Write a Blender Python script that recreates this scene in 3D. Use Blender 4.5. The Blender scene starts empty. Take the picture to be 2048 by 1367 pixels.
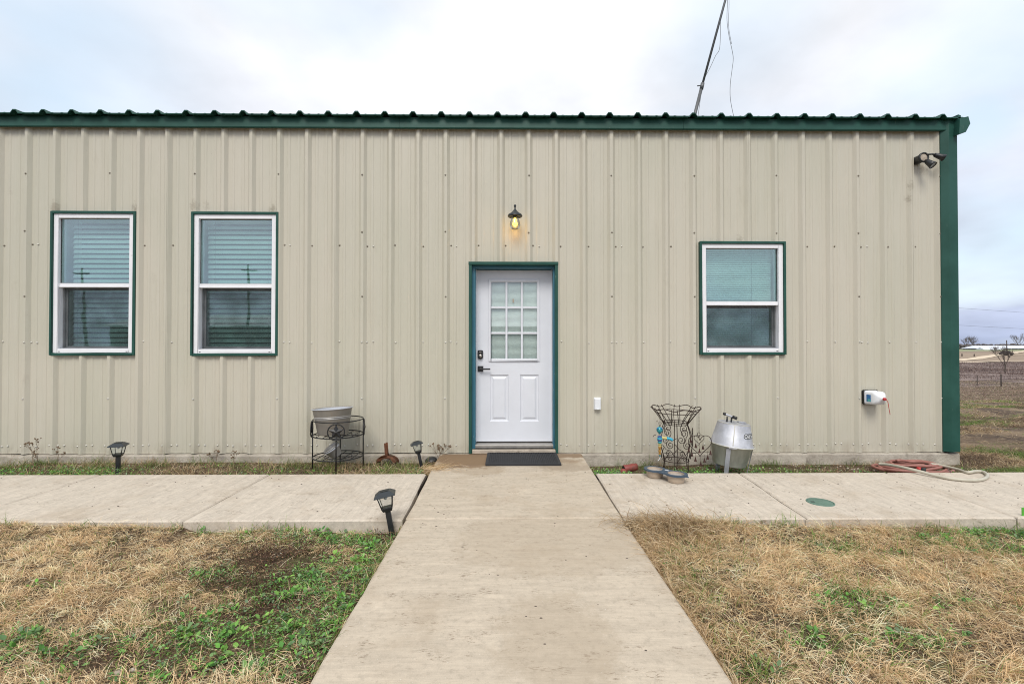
import bpy, bmesh, math, random
import numpy as np
from mathutils import Vector, Matrix, Euler
random.seed(7); rng = np.random.default_rng(11)
R = math.radians
S = bpy.context.scene
COL = S.collection
# ------------------------------------------------------------------ camera
F = 940.0; CAMY = -5.19; H = 1.165; PITCH = R(0.62); YAW = R(-0.6)
cam = bpy.data.cameras.new('camera'); cam.lens = 36.0*F/2048; cam.sensor_width = 36
cam.clip_start = 0.05; cam.clip_end = 6000
camo = bpy.data.objects.new('camera', cam); COL.objects.link(camo)
camo.location = (0, CAMY, H); camo.rotation_euler = Euler((R(90)+PITCH, 0, YAW))
S.camera = camo
# ------------------------------------------------------------------ light
SUN_EL, SUN_AZ = R(48), R(188)          # azimuth: direction the light comes from, clockwise from +Y
sun = bpy.data.lights.new('sun', 'SUN'); sun.energy = 1.5; sun.angle = R(24); sun.color = (1, .955, .88)
so = bpy.data.objects.new('sun', sun); COL.objects.link(so)
d = Vector((math.sin(SUN_AZ)*math.cos(SUN_EL), math.cos(SUN_AZ)*math.cos(SUN_EL), math.sin(SUN_EL)))
so.rotation_euler = d.to_track_quat('Z', 'Y').to_euler(); so.location = (0, -20, 20)
vs = S.view_settings; vs.view_transform = 'Standard'; vs.look = 'None'; vs.gamma = 1; vs.exposure = 0.54; vs.use_curve_mapping = False
try:
    S.cycles.filter_width = 1.05; S.cycles.denoising_prefilter = 'NONE'; S.cycles.use_adaptive_sampling = False
except Exception: pass
RM = camo.rotation_euler.to_matrix()
def ray(px, py):
    return (RM @ Vector(((px-1024)/F, -(py-683.5)/F, -1)))
def on_y(px, py, Y):                     # where the sight line of a photo pixel meets the plane y = Y
    r = ray(px, py); t = (Y-CAMY)/r.y
    return Vector((r.x*t, Y, H+r.z*t))
def on_z(px, py, Z=0.0):
    r = ray(px, py); t = (Z-H)/r.z
    return Vector((r.x*t, CAMY+r.y*t, Z))
world = bpy.data.worlds.new('World'); S.world = world; world.use_nodes = True
def build_world():
    nt = world.node_tree; N = nt.nodes; L = nt.links; N.clear()
    out = N.new('ShaderNodeOutputWorld'); bg = N.new('ShaderNodeBackground'); bg.inputs[1].default_value = 0.1
    L.new(bg.outputs[0], out.inputs[0])
    sky = N.new('ShaderNodeTexSky'); sky.sky_type = 'NISHITA'; sky.sun_disc = False
    sky.sun_elevation = SUN_EL; sky.sun_rotation = SUN_AZ
    tc = N.new('ShaderNodeTexCoord'); sp = N.new('ShaderNodeSeparateXYZ'); L.new(tc.outputs['Generated'], sp.inputs[0])
    rp = N.new('ShaderNodeValToRGB'); L.new(sp.outputs[2], rp.inputs[0])
    els = [(0.0, (.36,.42,.59)), (.07, (.45,.495,.65)), (.2, (.58,.605,.71)), (.33, (.67,.69,.76)), (.5, (.74,.75,.785)), (.8, (.92,.92,.93))]
    e = rp.color_ramp.elements
    while len(e) < len(els): e.new(.5)
    for k, (p, c) in enumerate(els): e[k].position = p; e[k].color = (*c, 1)
    # cloud structure: stretched noise on the cloud plane
    dv = N.new('ShaderNodeMath'); dv.operation = 'ADD'; dv.inputs[1].default_value = .28; L.new(sp.outputs[2], dv.inputs[0])
    mx = N.new('ShaderNodeMath'); mx.operation = 'MAXIMUM'; mx.inputs[1].default_value = .1; L.new(dv.outputs[0], mx.inputs[0])
    vd = N.new('ShaderNodeVectorMath'); vd.operation = 'DIVIDE'; cb = N.new('ShaderNodeCombineXYZ')
    for k in range(3): L.new(mx.outputs[0], cb.inputs[k])
    L.new(tc.outputs['Generated'], vd.inputs[0]); L.new(cb.outputs[0], vd.inputs[1])
    def noise(scale, det, off, rough=.5):
        mp = N.new('ShaderNodeMapping'); mp.inputs['Location'].default_value = off; L.new(vd.outputs[0], mp.inputs[0])
        n = N.new('ShaderNodeTexNoise'); n.inputs['Scale'].default_value = scale; n.inputs['Detail'].default_value = det
        n.inputs['Roughness'].default_value = rough; L.new(mp.outputs[0], n.inputs[0]); return n.outputs[0]
    n1 = noise(1.1, 4, (3.1, 1.7, 0)); n2 = noise(2.3, 5, (7.3, 2.2, 4))
    # soft light-dark modulation of the cloud sheet
    mr = N.new('ShaderNodeMapRange'); L.new(n2, mr.inputs[0]); mr.inputs[1].default_value = .3; mr.inputs[2].default_value = .7
    mr.inputs[3].default_value = 7.4; mr.inputs[4].default_value = 11.0
    sc = N.new('ShaderNodeVectorMath'); sc.operation = 'SCALE'; L.new(rp.outputs[0], sc.inputs[0]); L.new(mr.outputs[0], sc.inputs['Scale'])
    # thin places where the blue shows through
    acc = None
    for (px, py, wdt, amp) in [(0, 90, .19, 1.2), (1480, 20, .12, .8), (1955, 250, .055, 1.0), (1330, 90, .10, .2), (240, 200, .16, .5), (2040, 60, .05, .2), (1900,560,.16,.12)]:
        v = ray(px, py).normalized()
        ds = N.new('ShaderNodeVectorMath'); ds.operation = 'DISTANCE'; L.new(tc.outputs['Generated'], ds.inputs[0]); ds.inputs[1].default_value = v
        m = N.new('ShaderNodeMapRange'); m.interpolation_type = 'SMOOTHERSTEP'; L.new(ds.outputs['Value'], m.inputs[0])
        m.inputs[1].default_value = 0; m.inputs[2].default_value = wdt*1.7; m.inputs[3].default_value = amp; m.inputs[4].default_value = 0
        if acc is None: acc = m.outputs[0]
        else:
            a = N.new('ShaderNodeMath'); a.operation = 'ADD'; L.new(acc, a.inputs[0]); L.new(m.outputs[0], a.inputs[1]); acc = a.outputs[0]
    mr2 = N.new('ShaderNodeMapRange'); L.new(n1, mr2.inputs[0]); mr2.inputs[1].default_value = .30; mr2.inputs[2].default_value = .66
    mr2.inputs[3].default_value = 1.0; mr2.inputs[4].default_value = 0.25
    ml = N.new('ShaderNodeMath'); ml.operation = 'MULTIPLY'; L.new(acc, ml.inputs[0]); L.new(mr2.outputs[0], ml.inputs[1])
    gen = N.new('ShaderNodeMapRange'); L.new(n1, gen.inputs[0]); gen.inputs[1].default_value = .30; gen.inputs[2].default_value = .52
    gen.inputs[3].default_value = .75; gen.inputs[4].default_value = 0.02
    ad = N.new('ShaderNodeMath'); ad.operation = 'MAXIMUM'; L.new(ml.outputs[0], ad.inputs[0]); L.new(gen.outputs[0], ad.inputs[1])
    gn = N.new('ShaderNodeMix'); gn.data_type = 'RGBA'; gn.blend_type = 'MIX'
    blu = N.new('ShaderNodeVectorMath'); blu.operation = 'MULTIPLY_ADD'; L.new(sky.outputs[0], blu.inputs[0]); blu.inputs[1].default_value = (.6, .5, .3); blu.inputs[2].default_value = (3.7, 4.7, 6.0)
    L.new(ad.outputs[0], gn.inputs[0]); L.new(sc.outputs[0], gn.inputs[6]); L.new(blu.outputs[0], gn.inputs[7])
    L.new(gn.outputs[2], bg.inputs[0])
build_world()
# ------------------------------------------------------------------ materials
def mat(name, color=(.5,.5,.5), rough=.6, metal=0.0, spec=.5, var=0.0, vscale=8, bump=0.0, bscale=60, var2=None, v2scale=2, v2lo=.45, v2hi=.7, stretch=(1,1,1), coat=0):
    m = bpy.data.materials.new(name); m.use_nodes = True
    nt = m.node_tree; N = nt.nodes; L = nt.links; b = N['Principled BSDF']
    b.inputs['Roughness'].default_value = rough; b.inputs['Metallic'].default_value = metal
    b.inputs['Specular IOR Level'].default_value = spec; b.inputs['Coat Weight'].default_value = coat
    b.inputs['Base Color'].default_value = (*color, 1)
    tc = N.new('ShaderNodeTexCoord'); mp = N.new('ShaderNodeMapping'); mp.inputs['Scale'].default_value = stretch
    L.new(tc.outputs['Object'], mp.inputs[0])
    cur = None
    if var > 0:
        n = N.new('ShaderNodeTexNoise'); n.inputs['Scale'].default_value = vscale; n.inputs['Detail'].default_value = 6; n.inputs['Roughness'].default_value = .6
        L.new(mp.outputs[0], n.inputs[0])
        r = N.new('ShaderNodeMapRange'); L.new(n.outputs[0], r.inputs[0]); r.inputs[1].default_value = .25; r.inputs[2].default_value = .75
        r.inputs[3].default_value = 1-var; r.inputs[4].default_value = 1+var
        s = N.new('ShaderNodeVectorMath'); s.operation = 'SCALE'; s.inputs[0].default_value = color; L.new(r.outputs[0], s.inputs['Scale'])
        cur = s.outputs[0]
        rr = N.new('ShaderNodeMapRange'); L.new(n.outputs[0], rr.inputs[0]); rr.inputs[3].default_value = max(0, rough-.12); rr.inputs[4].default_value = min(1, rough+.12)
        L.new(rr.outputs[0], b.inputs['Roughness'])
    if var2:
        n = N.new('ShaderNodeTexNoise'); n.inputs['Scale'].default_value = v2scale; n.inputs['Detail'].default_value = 8; n.inputs['Roughness'].default_value = .65
        L.new(mp.outputs[0], n.inputs[0])
        r = N.new('ShaderNodeMapRange'); r.interpolation_type = 'SMOOTHSTEP'; L.new(n.outputs[0], r.inputs[0]); r.inputs[1].default_value = v2lo; r.inputs[2].default_value = v2hi
        x = N.new('ShaderNodeMix'); x.data_type = 'RGBA'; L.new(r.outputs[0], x.inputs[0])
        if cur: L.new(cur, x.inputs[6])
        else: x.inputs[6].default_value = (*color, 1)
        x.inputs[7].default_value = (*var2, 1); cur = x.outputs[2]
    if cur: L.new(cur, b.inputs['Base Color'])
    if bump > 0:
        n = N.new('ShaderNodeTexNoise'); n.inputs['Scale'].default_value = bscale; n.inputs['Detail'].default_value = 5
        L.new(mp.outputs[0], n.inputs[0]); bp = N.new('ShaderNodeBump'); bp.inputs['Strength'].default_value = bump; bp.inputs['Distance'].default_value = .01
        L.new(n.outputs[0], bp.inputs['Height']); L.new(bp.outputs[0], b.inputs['Normal'])
    return m
class NT:                                  # short-hand for longer node graphs
    def __init__(s, m): s.nt = m.node_tree; s.N = s.nt.nodes; s.L = s.nt.links; s.b = s.N['Principled BSDF']
    def link(s, a, b): s.L.new(a, b)
    def noise(s, vec, scale, det=5, rough=.6, w=None):
        n = s.N.new('ShaderNodeTexNoise'); n.inputs['Scale'].default_value = scale; n.inputs['Detail'].default_value = det; n.inputs['Roughness'].default_value = rough
        if vec: s.link(vec, n.inputs[0])
        return n.outputs[0]
    def mapv(s, vec, scale=(1,1,1), loc=(0,0,0), rot=(0,0,0)):
        m = s.N.new('ShaderNodeMapping'); m.inputs['Scale'].default_value = scale; m.inputs['Location'].default_value = loc; m.inputs['Rotation'].default_value = rot
        s.link(vec, m.inputs[0]); return m.outputs[0]
    def rng(s, v, a, b, c=0., d=1., smooth=True):
        m = s.N.new('ShaderNodeMapRange'); m.interpolation_type = 'SMOOTHSTEP' if smooth else 'LINEAR'
        s.link(v, m.inputs[0]); m.inputs[1].default_value = a; m.inputs[2].default_value = b; m.inputs[3].default_value = c; m.inputs[4].default_value = d
        return m.outputs[0]
    def math(s, op, a, b=None):
        m = s.N.new('ShaderNodeMath'); m.operation = op
        for k, v in enumerate((a, b)):
            if v is None: continue
            if isinstance(v, (int, float)): m.inputs[k].default_value = v
            else: s.link(v, m.inputs[k])
        return m.outputs[0]
    def mix(s, fac, a, b, mode='MIX'):
        m = s.N.new('ShaderNodeMix'); m.data_type = 'RGBA'; m.blend_type = mode
        for k, v in ((0, fac), (6, a), (7, b)):
            if isinstance(v, (int, float)): m.inputs[k].default_value = v
            elif isinstance(v, tuple): m.inputs[k].default_value = (*v, 1)
            else: s.link(v, m.inputs[k])
        return m.outputs[2]
    def bump(s, h, strength, dist=.01):
        b = s.N.new('ShaderNodeBump'); b.inputs['Strength'].default_value = strength; b.inputs['Distance'].default_value = dist
        s.link(h, b.inputs['Height']); s.link(b.outputs[0], s.b.inputs['Normal'])
    def pos(s):
        g = s.N.new('ShaderNodeNewGeometry'); return g.outputs['Position']
    def sep(s, v):
        x = s.N.new('ShaderNodeSeparateXYZ'); s.link(v, x.inputs[0]); return x.outputs
    def dist(s, v, p, scale=(1,1,1)):
        v2 = s.mapv(v, scale); x = s.N.new('ShaderNodeVectorMath'); x.operation = 'DISTANCE'; s.link(v2, x.inputs[0])
        x.inputs[1].default_value = tuple(a*b for a, b in zip(p, scale)); return x.outputs['Value']
def tan_metal():
    m = mat('tan_painted_steel', rough=.36, spec=.5); t = NT(m); P = t.pos()
    broad = t.noise(t.mapv(P, (.7,.7,.25)), 1.3, 4)
    streak = t.noise(t.mapv(P, (1,1,.035)), 30, 5, .7)
    spots = t.noise(P, 26, 3, .6)
    smudge = t.noise(t.mapv(P, (1,1,.6)), 3.2, 6, .65)
    c = t.mix(t.rng(broad, .35, .65), (.50,.48,.39), (.54,.505,.42))
    c = t.mix(t.rng(streak, .52, .75, 0, .24), c, (.38,.345,.265)); c = t.mix(t.rng(streak, .48, .25, 0, .3), c, (.60,.57,.50))
    c = t.mix(t.rng(smudge, .62, .8, 0, .35), c, (.33,.29,.22))
    c = t.mix(t.rng(spots, .73, .80, 0, .5), c, (.26,.22,.17))
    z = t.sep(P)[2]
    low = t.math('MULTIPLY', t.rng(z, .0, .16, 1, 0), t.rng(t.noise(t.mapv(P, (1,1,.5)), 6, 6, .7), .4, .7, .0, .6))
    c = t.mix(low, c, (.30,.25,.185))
    wob = t.math('MULTIPLY', t.noise(P, 30, 5, .7), .16)
    for (px, py, r0, k) in ((388,412,.05,.5),(412,410,.03,.4),(545,418,.04,.6),(18,384,.02,.35),(110,416,.06,.55),(270,416,.04,.6),(1846,338,.05,.5),(1480,478,.03,.5),(985,880,.08,.3),(1820,372,.03,.6),(1815,398,.03,.6)):
        q = on_y(px, py, -.01); c = t.mix(t.rng(t.math('ADD', t.dist(P, tuple(q), (1,.3,.7)), wob), r0+.03, r0+.10, k, 0), c, (.22,.18,.12))
    t.link(c, t.b.inputs['Base Color'])
    t.link(t.rng(smudge, .3, .7, .28, .46), t.b.inputs['Roughness'])
    t.bump(t.noise(t.mapv(P, (1,1,.35)), 4, 4), .5, .014)
    return m
def green_metal():
    m = mat('green_painted_steel', rough=.5, spec=.3); t = NT(m); P = t.pos()
    c = t.mix(t.rng(t.noise(P, 3, 5), .3, .7), (.011,.060,.045), (.021,.086,.068))
    c = t.mix(t.rng(t.noise(t.mapv(P,(1,1,.3)), 22, 5, .7), .66, .76, 0, .5), c, (.22,.27,.22))
    t.link(c, t.b.inputs['Base Color']); t.bump(t.noise(P, 9, 3), .15, .01); return m
def concrete(name, direction, base=(.545,.468,.372), stain=True):
    m = mat(name, rough=.86, spec=.25); t = NT(m); P = t.pos()
    sc = (1, .04, 1) if direction == 'y' else (.04, 1, 1)
    broom = t.noise(t.mapv(P, sc), 170, 4, .7)
    STK = .12 if direction == 'x' else .26
    soft = t.noise(t.mapv(P, tuple(.15 if q < 1 else 1 for q in sc)), 16, 6, .7)
    sw = t.noise(t.mapv(P, (.7,.7,1), rot=(0,0,.5)), 2.6, 8, .68)
    streak = t.noise(t.mapv(P, tuple(.06 if q < 1 else 1 for q in sc)), 62, 4, .7); mott = t.noise(P, 26, 6, .75)
    grain = t.noise(P, 320, 3, .7); pores = t.noise(P, 120, 3, .6)
    c = t.mix(t.rng(soft, .32, .70), tuple(x*.90 for x in base), tuple(x*1.08 for x in base))
    c = t.mix(t.rng(broom, .42, .66, 0, .26), c, tuple(x*.66 for x in base))
    c = t.mix(t.rng(grain, .35, .65, .22, 0), c, tuple(x*.5 for x in base))
    c = t.mix(t.rng(streak, .50, .68, 0, STK), c, tuple(x*.62 for x in base)); c = t.mix(t.rng(streak, .50, .30, 0, STK*.8), c, tuple(min(1, x*1.25) for x in base))
    c = t.mix(t.rng(mott, .50, .66, 0, .46), c, tuple(x*.60 for x in base)); c = t.mix(t.rng(mott, .48, .30, 0, .3), c, tuple(min(1, x*1.22) for x in base))
    c = t.mix(t.rng(sw, .48, .68, 0, .42), c, (.37,.29,.205))
    c = t.mix(t.rng(t.noise(t.mapv(P,(1,1,1),loc=(5,5,0)), 4, 7, .7), .56, .70, 0, .35), c, tuple(min(1, x*1.25) for x in base))
    c = t.mix(t.rng(pores, .68, .74, 0, .55), c, (.20,.15,.105))
    blot = t.math('MULTIPLY', t.rng(t.noise(t.mapv(P,(1,1.6,1)), 6, 6, .72), .52, .62), t.rng(t.noise(t.mapv(P,(1,3,1)), 38, 5, .75), .50, .60, 0, .7))
    c = t.mix(blot, c, (.17,.125,.085))
    c = t.mix(t.rng(t.noise(P, 90, 2, .5), .71, .77, 0, .7), c, (.66,.63,.58))
    if stain:
        wob = t.math('MULTIPLY', t.noise(P, 6, 7, .72), .62)
        for (q, s, r0, col, k) in [((-.40,-.28,0), (1,1.1,1), .46, (.20,.13,.075), .95), ((.72,-.10,0), (.9,2.2,1), .34, (.21,.14,.085), .85), ((.05,-.35,0), (.7,2.6,1), .54, (.23,.155,.09), .6),
                                   ((-.25,-.72,0), (1.2,1.5,1), .33, (.30,.22,.14), .4), ((.55,-.62,0), (1,1.8,1), .30, (.27,.21,.15), .5), ((.25,-2.35,0), (.8,1,1), .5, (.36,.29,.21), .35), ((.2,-3.3,0), (1.5,1,1), .4, (.36,.29,.21), .4)]:
            dd = t.math('ADD', t.dist(P, q, s), wob)
            c = t.mix(t.rng(dd, r0*.8+.27, r0*1.12+.27, k, 0), c, col)
    t.link(c, t.b.inputs['Base Color'])
    h = t.math('ADD', t.math('MULTIPLY', broom, .6), t.math('MULTIPLY', grain, .4))
    t.bump(h, .35, .004); return m
M = {}
M['tan'] = tan_metal(); M['green'] = green_metal()
M['path'] = concrete('broomed_concrete', 'x'); M['walk'] = concrete('sidewalk_concrete', 'y', (.60,.53,.445), False)
def foundation_mat():
    m = mat('rough_foundation_concrete', rough=.92, spec=.2); t = NT(m); P = t.pos()
    c = t.mix(t.rng(t.noise(P, 5, 7, .7), .35, .7), (.34,.30,.25), (.50,.455,.385))
    c = t.mix(t.rng(t.noise(t.mapv(P,(1,1,.6)), 3.0, 6, .7), .55, .68, 0, .7), c, (.15,.13,.10))
    c = t.mix(t.rng(t.noise(P, 70, 3), .62, .72, 0, .7), c, (.16,.14,.12))
    t.link(c, t.b.inputs['Base Color']); t.bump(t.noise(P, 45, 6, .7), .8, .012); return m
M['found'] = foundation_mat(); M['joint'] = mat('dirt_filled_joint', (.05,.038,.028), .95, var=.3)
M['vinyl'] = mat('white_vinyl', (.80,.805,.835), .38, var=.05, vscale=5, var2=(.50,.47,.42), v2scale=9, v2lo=.66, v2hi=.85)
M['track'] = mat('grey_window_track', (.30,.31,.33), .5)
M['rubber'] = mat('black_gasket', (.02,.022,.022), .6)
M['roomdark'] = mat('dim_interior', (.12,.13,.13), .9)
M['slat'] = mat('blind_white', (.80,.84,.82), .55, var=.05, vscale=6)
M['doorwhite'] = mat('white_door_paint', (.70,.72,.775), .40, var=.045, vscale=3, var2=(.42,.41,.40), v2scale=14, v2lo=.68, v2hi=.80, bump=.05, bscale=25)
M['blue'] = mat('blue_jamb_paint', (.035,.15,.215), .5, var=.18, vscale=12, var2=(.42,.46,.46), v2scale=22, v2lo=.63, v2hi=.70, stretch=(1,1,.35))
M['alu'] = mat('worn_aluminium', (.40,.38,.35), .45, .6, var=.2, vscale=15)
M['sill'] = mat('worn_sill', (.42,.36,.29), .85, var=.25, vscale=14, var2=(.16,.12,.08), v2scale=12, v2lo=.55, v2hi=.75, bump=.5, bscale=60)
M['black'] = mat('black_plastic', (.018,.019,.021), .38, var=.2, vscale=20)
M['blackmetal'] = mat('black_painted_wire', (.014,.014,.015), .45)
M['lampgrey'] = mat('dark_teal_metal', (.020,.026,.031), .38, var=.2, vscale=30)
M['mat'] = mat('rubber_mat', (.022,.023,.026), .75, var=.3, vscale=14, var2=(.10,.085,.07), v2scale=9, v2lo=.6, v2hi=.85)
M['nickel'] = mat('brushed_nickel', (.45,.42,.38), .3, .9)
M['galv_in'] = mat('white_enamel_inside', (.45,.47,.51), .4, var=.08)
M['bucket'] = mat('dull_zinc', (.30,.28,.25), .6, .2, var=.18, vscale=9, var2=(.30,.25,.19), v2scale=4, v2lo=.5, v2hi=.8, stretch=(1,1,.5))
M['bucketband'] = mat('light_zinc', (.38,.37,.355), .42, .4, var=.1)
M['galv'] = mat('galvanised_steel', (.44,.45,.49), .52, .5, var=.22, vscale=14, var2=(.34,.33,.31), v2scale=5, v2lo=.5, v2hi=.8, bump=.12, bscale=18)
M['galvdark'] = mat('tarnished_galvanised_steel', (.52,.51,.45), .5, .1, var=.3, vscale=9, var2=(.34,.33,.28), v2scale=6, v2lo=.45, v2hi=.75, stretch=(1,1,.4), bump=.15, bscale=18)
M['rust'] = mat('rusty_iron', (.16,.062,.03), .75, .3, var=.4, vscale=30, var2=(.05,.028,.02), v2scale=12, bump=.4, bscale=60)
M['bell'] = mat('dark_red_bell', (.045,.014,.010), .5, .4, var=.3, vscale=40)
M['wire'] = mat('brown_rusty_wire', (.045,.028,.022), .6, .4, var=.4, vscale=40)
M['teal'] = mat('teal_glaze', (.03,.27,.30), .25, coat=.3, var=.2, vscale=40)
M['cobalt'] = mat('cobalt_glaze', (.03,.10,.27), .3, coat=.3, var=.2, vscale=40)
M['skyblue'] = mat('light_blue_paint', (.05,.38,.55), .4)
M['yellow'] = mat('yellow_paint', (.58,.50,.20), .5, var=.2, vscale=40)
M['amber'] = mat('amber_bead', (.42,.22,.04), .35, var=.3, vscale=60)
M['white'] = mat('white_plastic', (.75,.77,.80), .35, var=.03, vscale=5)
M['bowlrim'] = mat('slate_blue_plastic', (.045,.075,.115), .45, var=.12, vscale=20)
M['bowl'] = mat('sand_plastic', (.42,.34,.26), .5, var=.12, vscale=20)
M['water'] = mat('murky_water', (.42,.38,.35), .06, spec=.6)
M['hosered'] = mat('faded_red_rubber', (.30,.125,.10), .5, var=.2, vscale=14)
M['hosewhite'] = mat('grey_cream_hose', (.46,.43,.35), .5, var=.18, vscale=12)
M['red'] = mat('red_plastic', (.45,.03,.03), .4)
M['canred'] = mat('faded_red_tin', (.25,.05,.04), .55, var=.3, vscale=18, var2=(.12,.05,.035), v2scale=12)
M['cover'] = mat('green_valve_cover', (.105,.185,.145), .6, var=.2, vscale=30)
M['stakegreen'] = mat('bright_green_plastic', (.10,.42,.05), .45)
M['labelblue'] = mat('blue_label', (.02,.16,.42), .4); M['labelteal'] = mat('teal_label', (.10,.45,.42), .4)
M['mast'] = mat('grey_mast_pipe', (.13,.135,.14), .5, .5)
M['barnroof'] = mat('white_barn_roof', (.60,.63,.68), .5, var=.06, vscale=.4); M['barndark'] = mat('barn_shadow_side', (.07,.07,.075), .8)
M['wood'] = mat('weathered_wood', (.075,.058,.05), .85, var=.25, vscale=8, stretch=(1,1,.1))
M['bark'] = mat('bare_grey_bark', (.10,.08,.065), .9, var=.25, vscale=4)
M['farbark'] = mat('far_grey_twigs', (.13,.115,.115), .9, var=.3, vscale=.5)
M['dirtroad'] = mat('pale_dirt_road', (.60,.49,.36), .95, var=.12, vscale=.3)
M['truck'] = mat('dark_truck_paint', (.045,.04,.045), .5)
M['deadweed'] = mat('dead_weed_stem', (.17,.11,.065), .85, var=.3, vscale=20)
M['barrel'] = mat('dark_shed_metal', (.06,.10,.085), .6, var=.2, vscale=.8)
M['screw'] = mat('dull_screw_head', (.62,.60,.55), .45, .3); M['screwdark'] = mat('dark_screw_head', (.24,.21,.17), .6, .3)
def glass(name, tint, refl):
    m = bpy.data.materials.new(name); m.use_nodes = True; N = m.node_tree.nodes; L = m.node_tree.links; N.clear()
    o = N.new('ShaderNodeOutputMaterial'); t = N.new('ShaderNodeBsdfTransparent'); t.inputs[0].default_value = (*tint, 1)
    g = N.new('ShaderNodeBsdfGlossy'); g.inputs['Roughness'].default_value = .015; g.inputs[0].default_value = (.94,.98,1,1)
    fr = N.new('ShaderNodeLayerWeight'); fr.inputs[0].default_value = .25
    a = N.new('ShaderNodeMath'); a.operation = 'MULTIPLY_ADD'; a.inputs[1].default_value = .7; a.inputs[2].default_value = refl; a.use_clamp = True
    tc = N.new('ShaderNodeTexCoord'); n = N.new('ShaderNodeTexNoise'); n.inputs['Scale'].default_value = 2.5; L.new(tc.outputs['Object'], n.inputs[0])
    b = N.new('ShaderNodeBump'); b.inputs['Strength'].default_value = .03; b.inputs['Distance'].default_value = .02; L.new(n.outputs[0], b.inputs['Height']); L.new(b.outputs[0], g.inputs['Normal'])
    x = N.new('ShaderNodeMixShader'); L.new(fr.outputs['Fresnel'], a.inputs[0]); L.new(a.outputs[0], x.inputs[0]); L.new(t.outputs[0], x.inputs[1]); L.new(g.outputs[0], x.inputs[2])
    L.new(x.outputs[0], o.inputs[0]); return m
M['pane'] = glass('tinted_window_glass', (.79,.93,.91), .17)
M['paned'] = glass('door_glass', (.96,.99,.98), .07)
M['clear'] = glass('clear_glass', (.90,.92,.92), .04)
def screen_mat():
    m = bpy.data.materials.new('insect_screen_mesh'); m.use_nodes = True; N = m.node_tree.nodes; L = m.node_tree.links; N.clear()
    o = N.new('ShaderNodeOutputMaterial'); t = N.new('ShaderNodeBsdfTransparent'); g = N.new('ShaderNodeBsdfDiffuse'); g.inputs[0].default_value = (.045,.055,.055,1)
    tc = N.new('ShaderNodeTexCoord'); mp = N.new('ShaderNodeMapping'); mp.inputs['Rotation'].default_value = (0,.5,0); L.new(tc.outputs['Object'], mp.inputs[0])
    n = N.new('ShaderNodeTexNoise'); n.inputs['Scale'].default_value = 5; n.inputs['Detail'].default_value = 4; L.new(mp.outputs[0], n.inputs[0])
    r = N.new('ShaderNodeMapRange'); L.new(n.outputs[0], r.inputs[0]); r.inputs[1].default_value = .3; r.inputs[2].default_value = .7; r.inputs[3].default_value = .14; r.inputs[4].default_value = .34
    x = N.new('ShaderNodeMixShader'); L.new(r.outputs[0], x.inputs[0]); L.new(t.outputs[0], x.inputs[1]); L.new(g.outputs[0], x.inputs[2]); L.new(x.outputs[0], o.inputs[0]); return m
M['screen'] = screen_mat()
def emis(name, c, s):
    m = bpy.data.materials.new(name); m.use_nodes = True; b = m.node_tree.nodes['Principled BSDF']
    b.inputs['Base Color'].default_value = (*c, 1); b.inputs['Emission Color'].default_value = (*c, 1); b.inputs['Emission Strength'].default_value = s; return m
M['bulb'] = emis('lit_warm_bulb', (1, .66, .12), 1.7)
def blade_mat(name, rough=.6, trans=.25):
    m = bpy.data.materials.new(name); m.use_nodes = True; N = m.node_tree.nodes; L = m.node_tree.links; b = N['Principled BSDF']
    a = N.new('ShaderNodeAttribute'); a.attribute_name = 'tint'; L.new(a.outputs['Color'], b.inputs['Base Color'])
    b.inputs['Roughness'].default_value = rough; b.inputs['Specular IOR Level'].default_value = .25
    t = N.new('ShaderNodeBsdfTranslucent'); L.new(a.outputs['Color'], t.inputs[0]); x = N.new('ShaderNodeMixShader'); x.inputs[0].default_value = trans
    o = N['Material Output']; L.new(b.outputs[0], x.inputs[1]); L.new(t.outputs[0], x.inputs[2]); L.new(x.outputs[0], o.inputs[0]); return m
M['blade'] = blade_mat('grass_blade'); M['leaf'] = blade_mat('weed_leaf', .5, .2)
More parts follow.
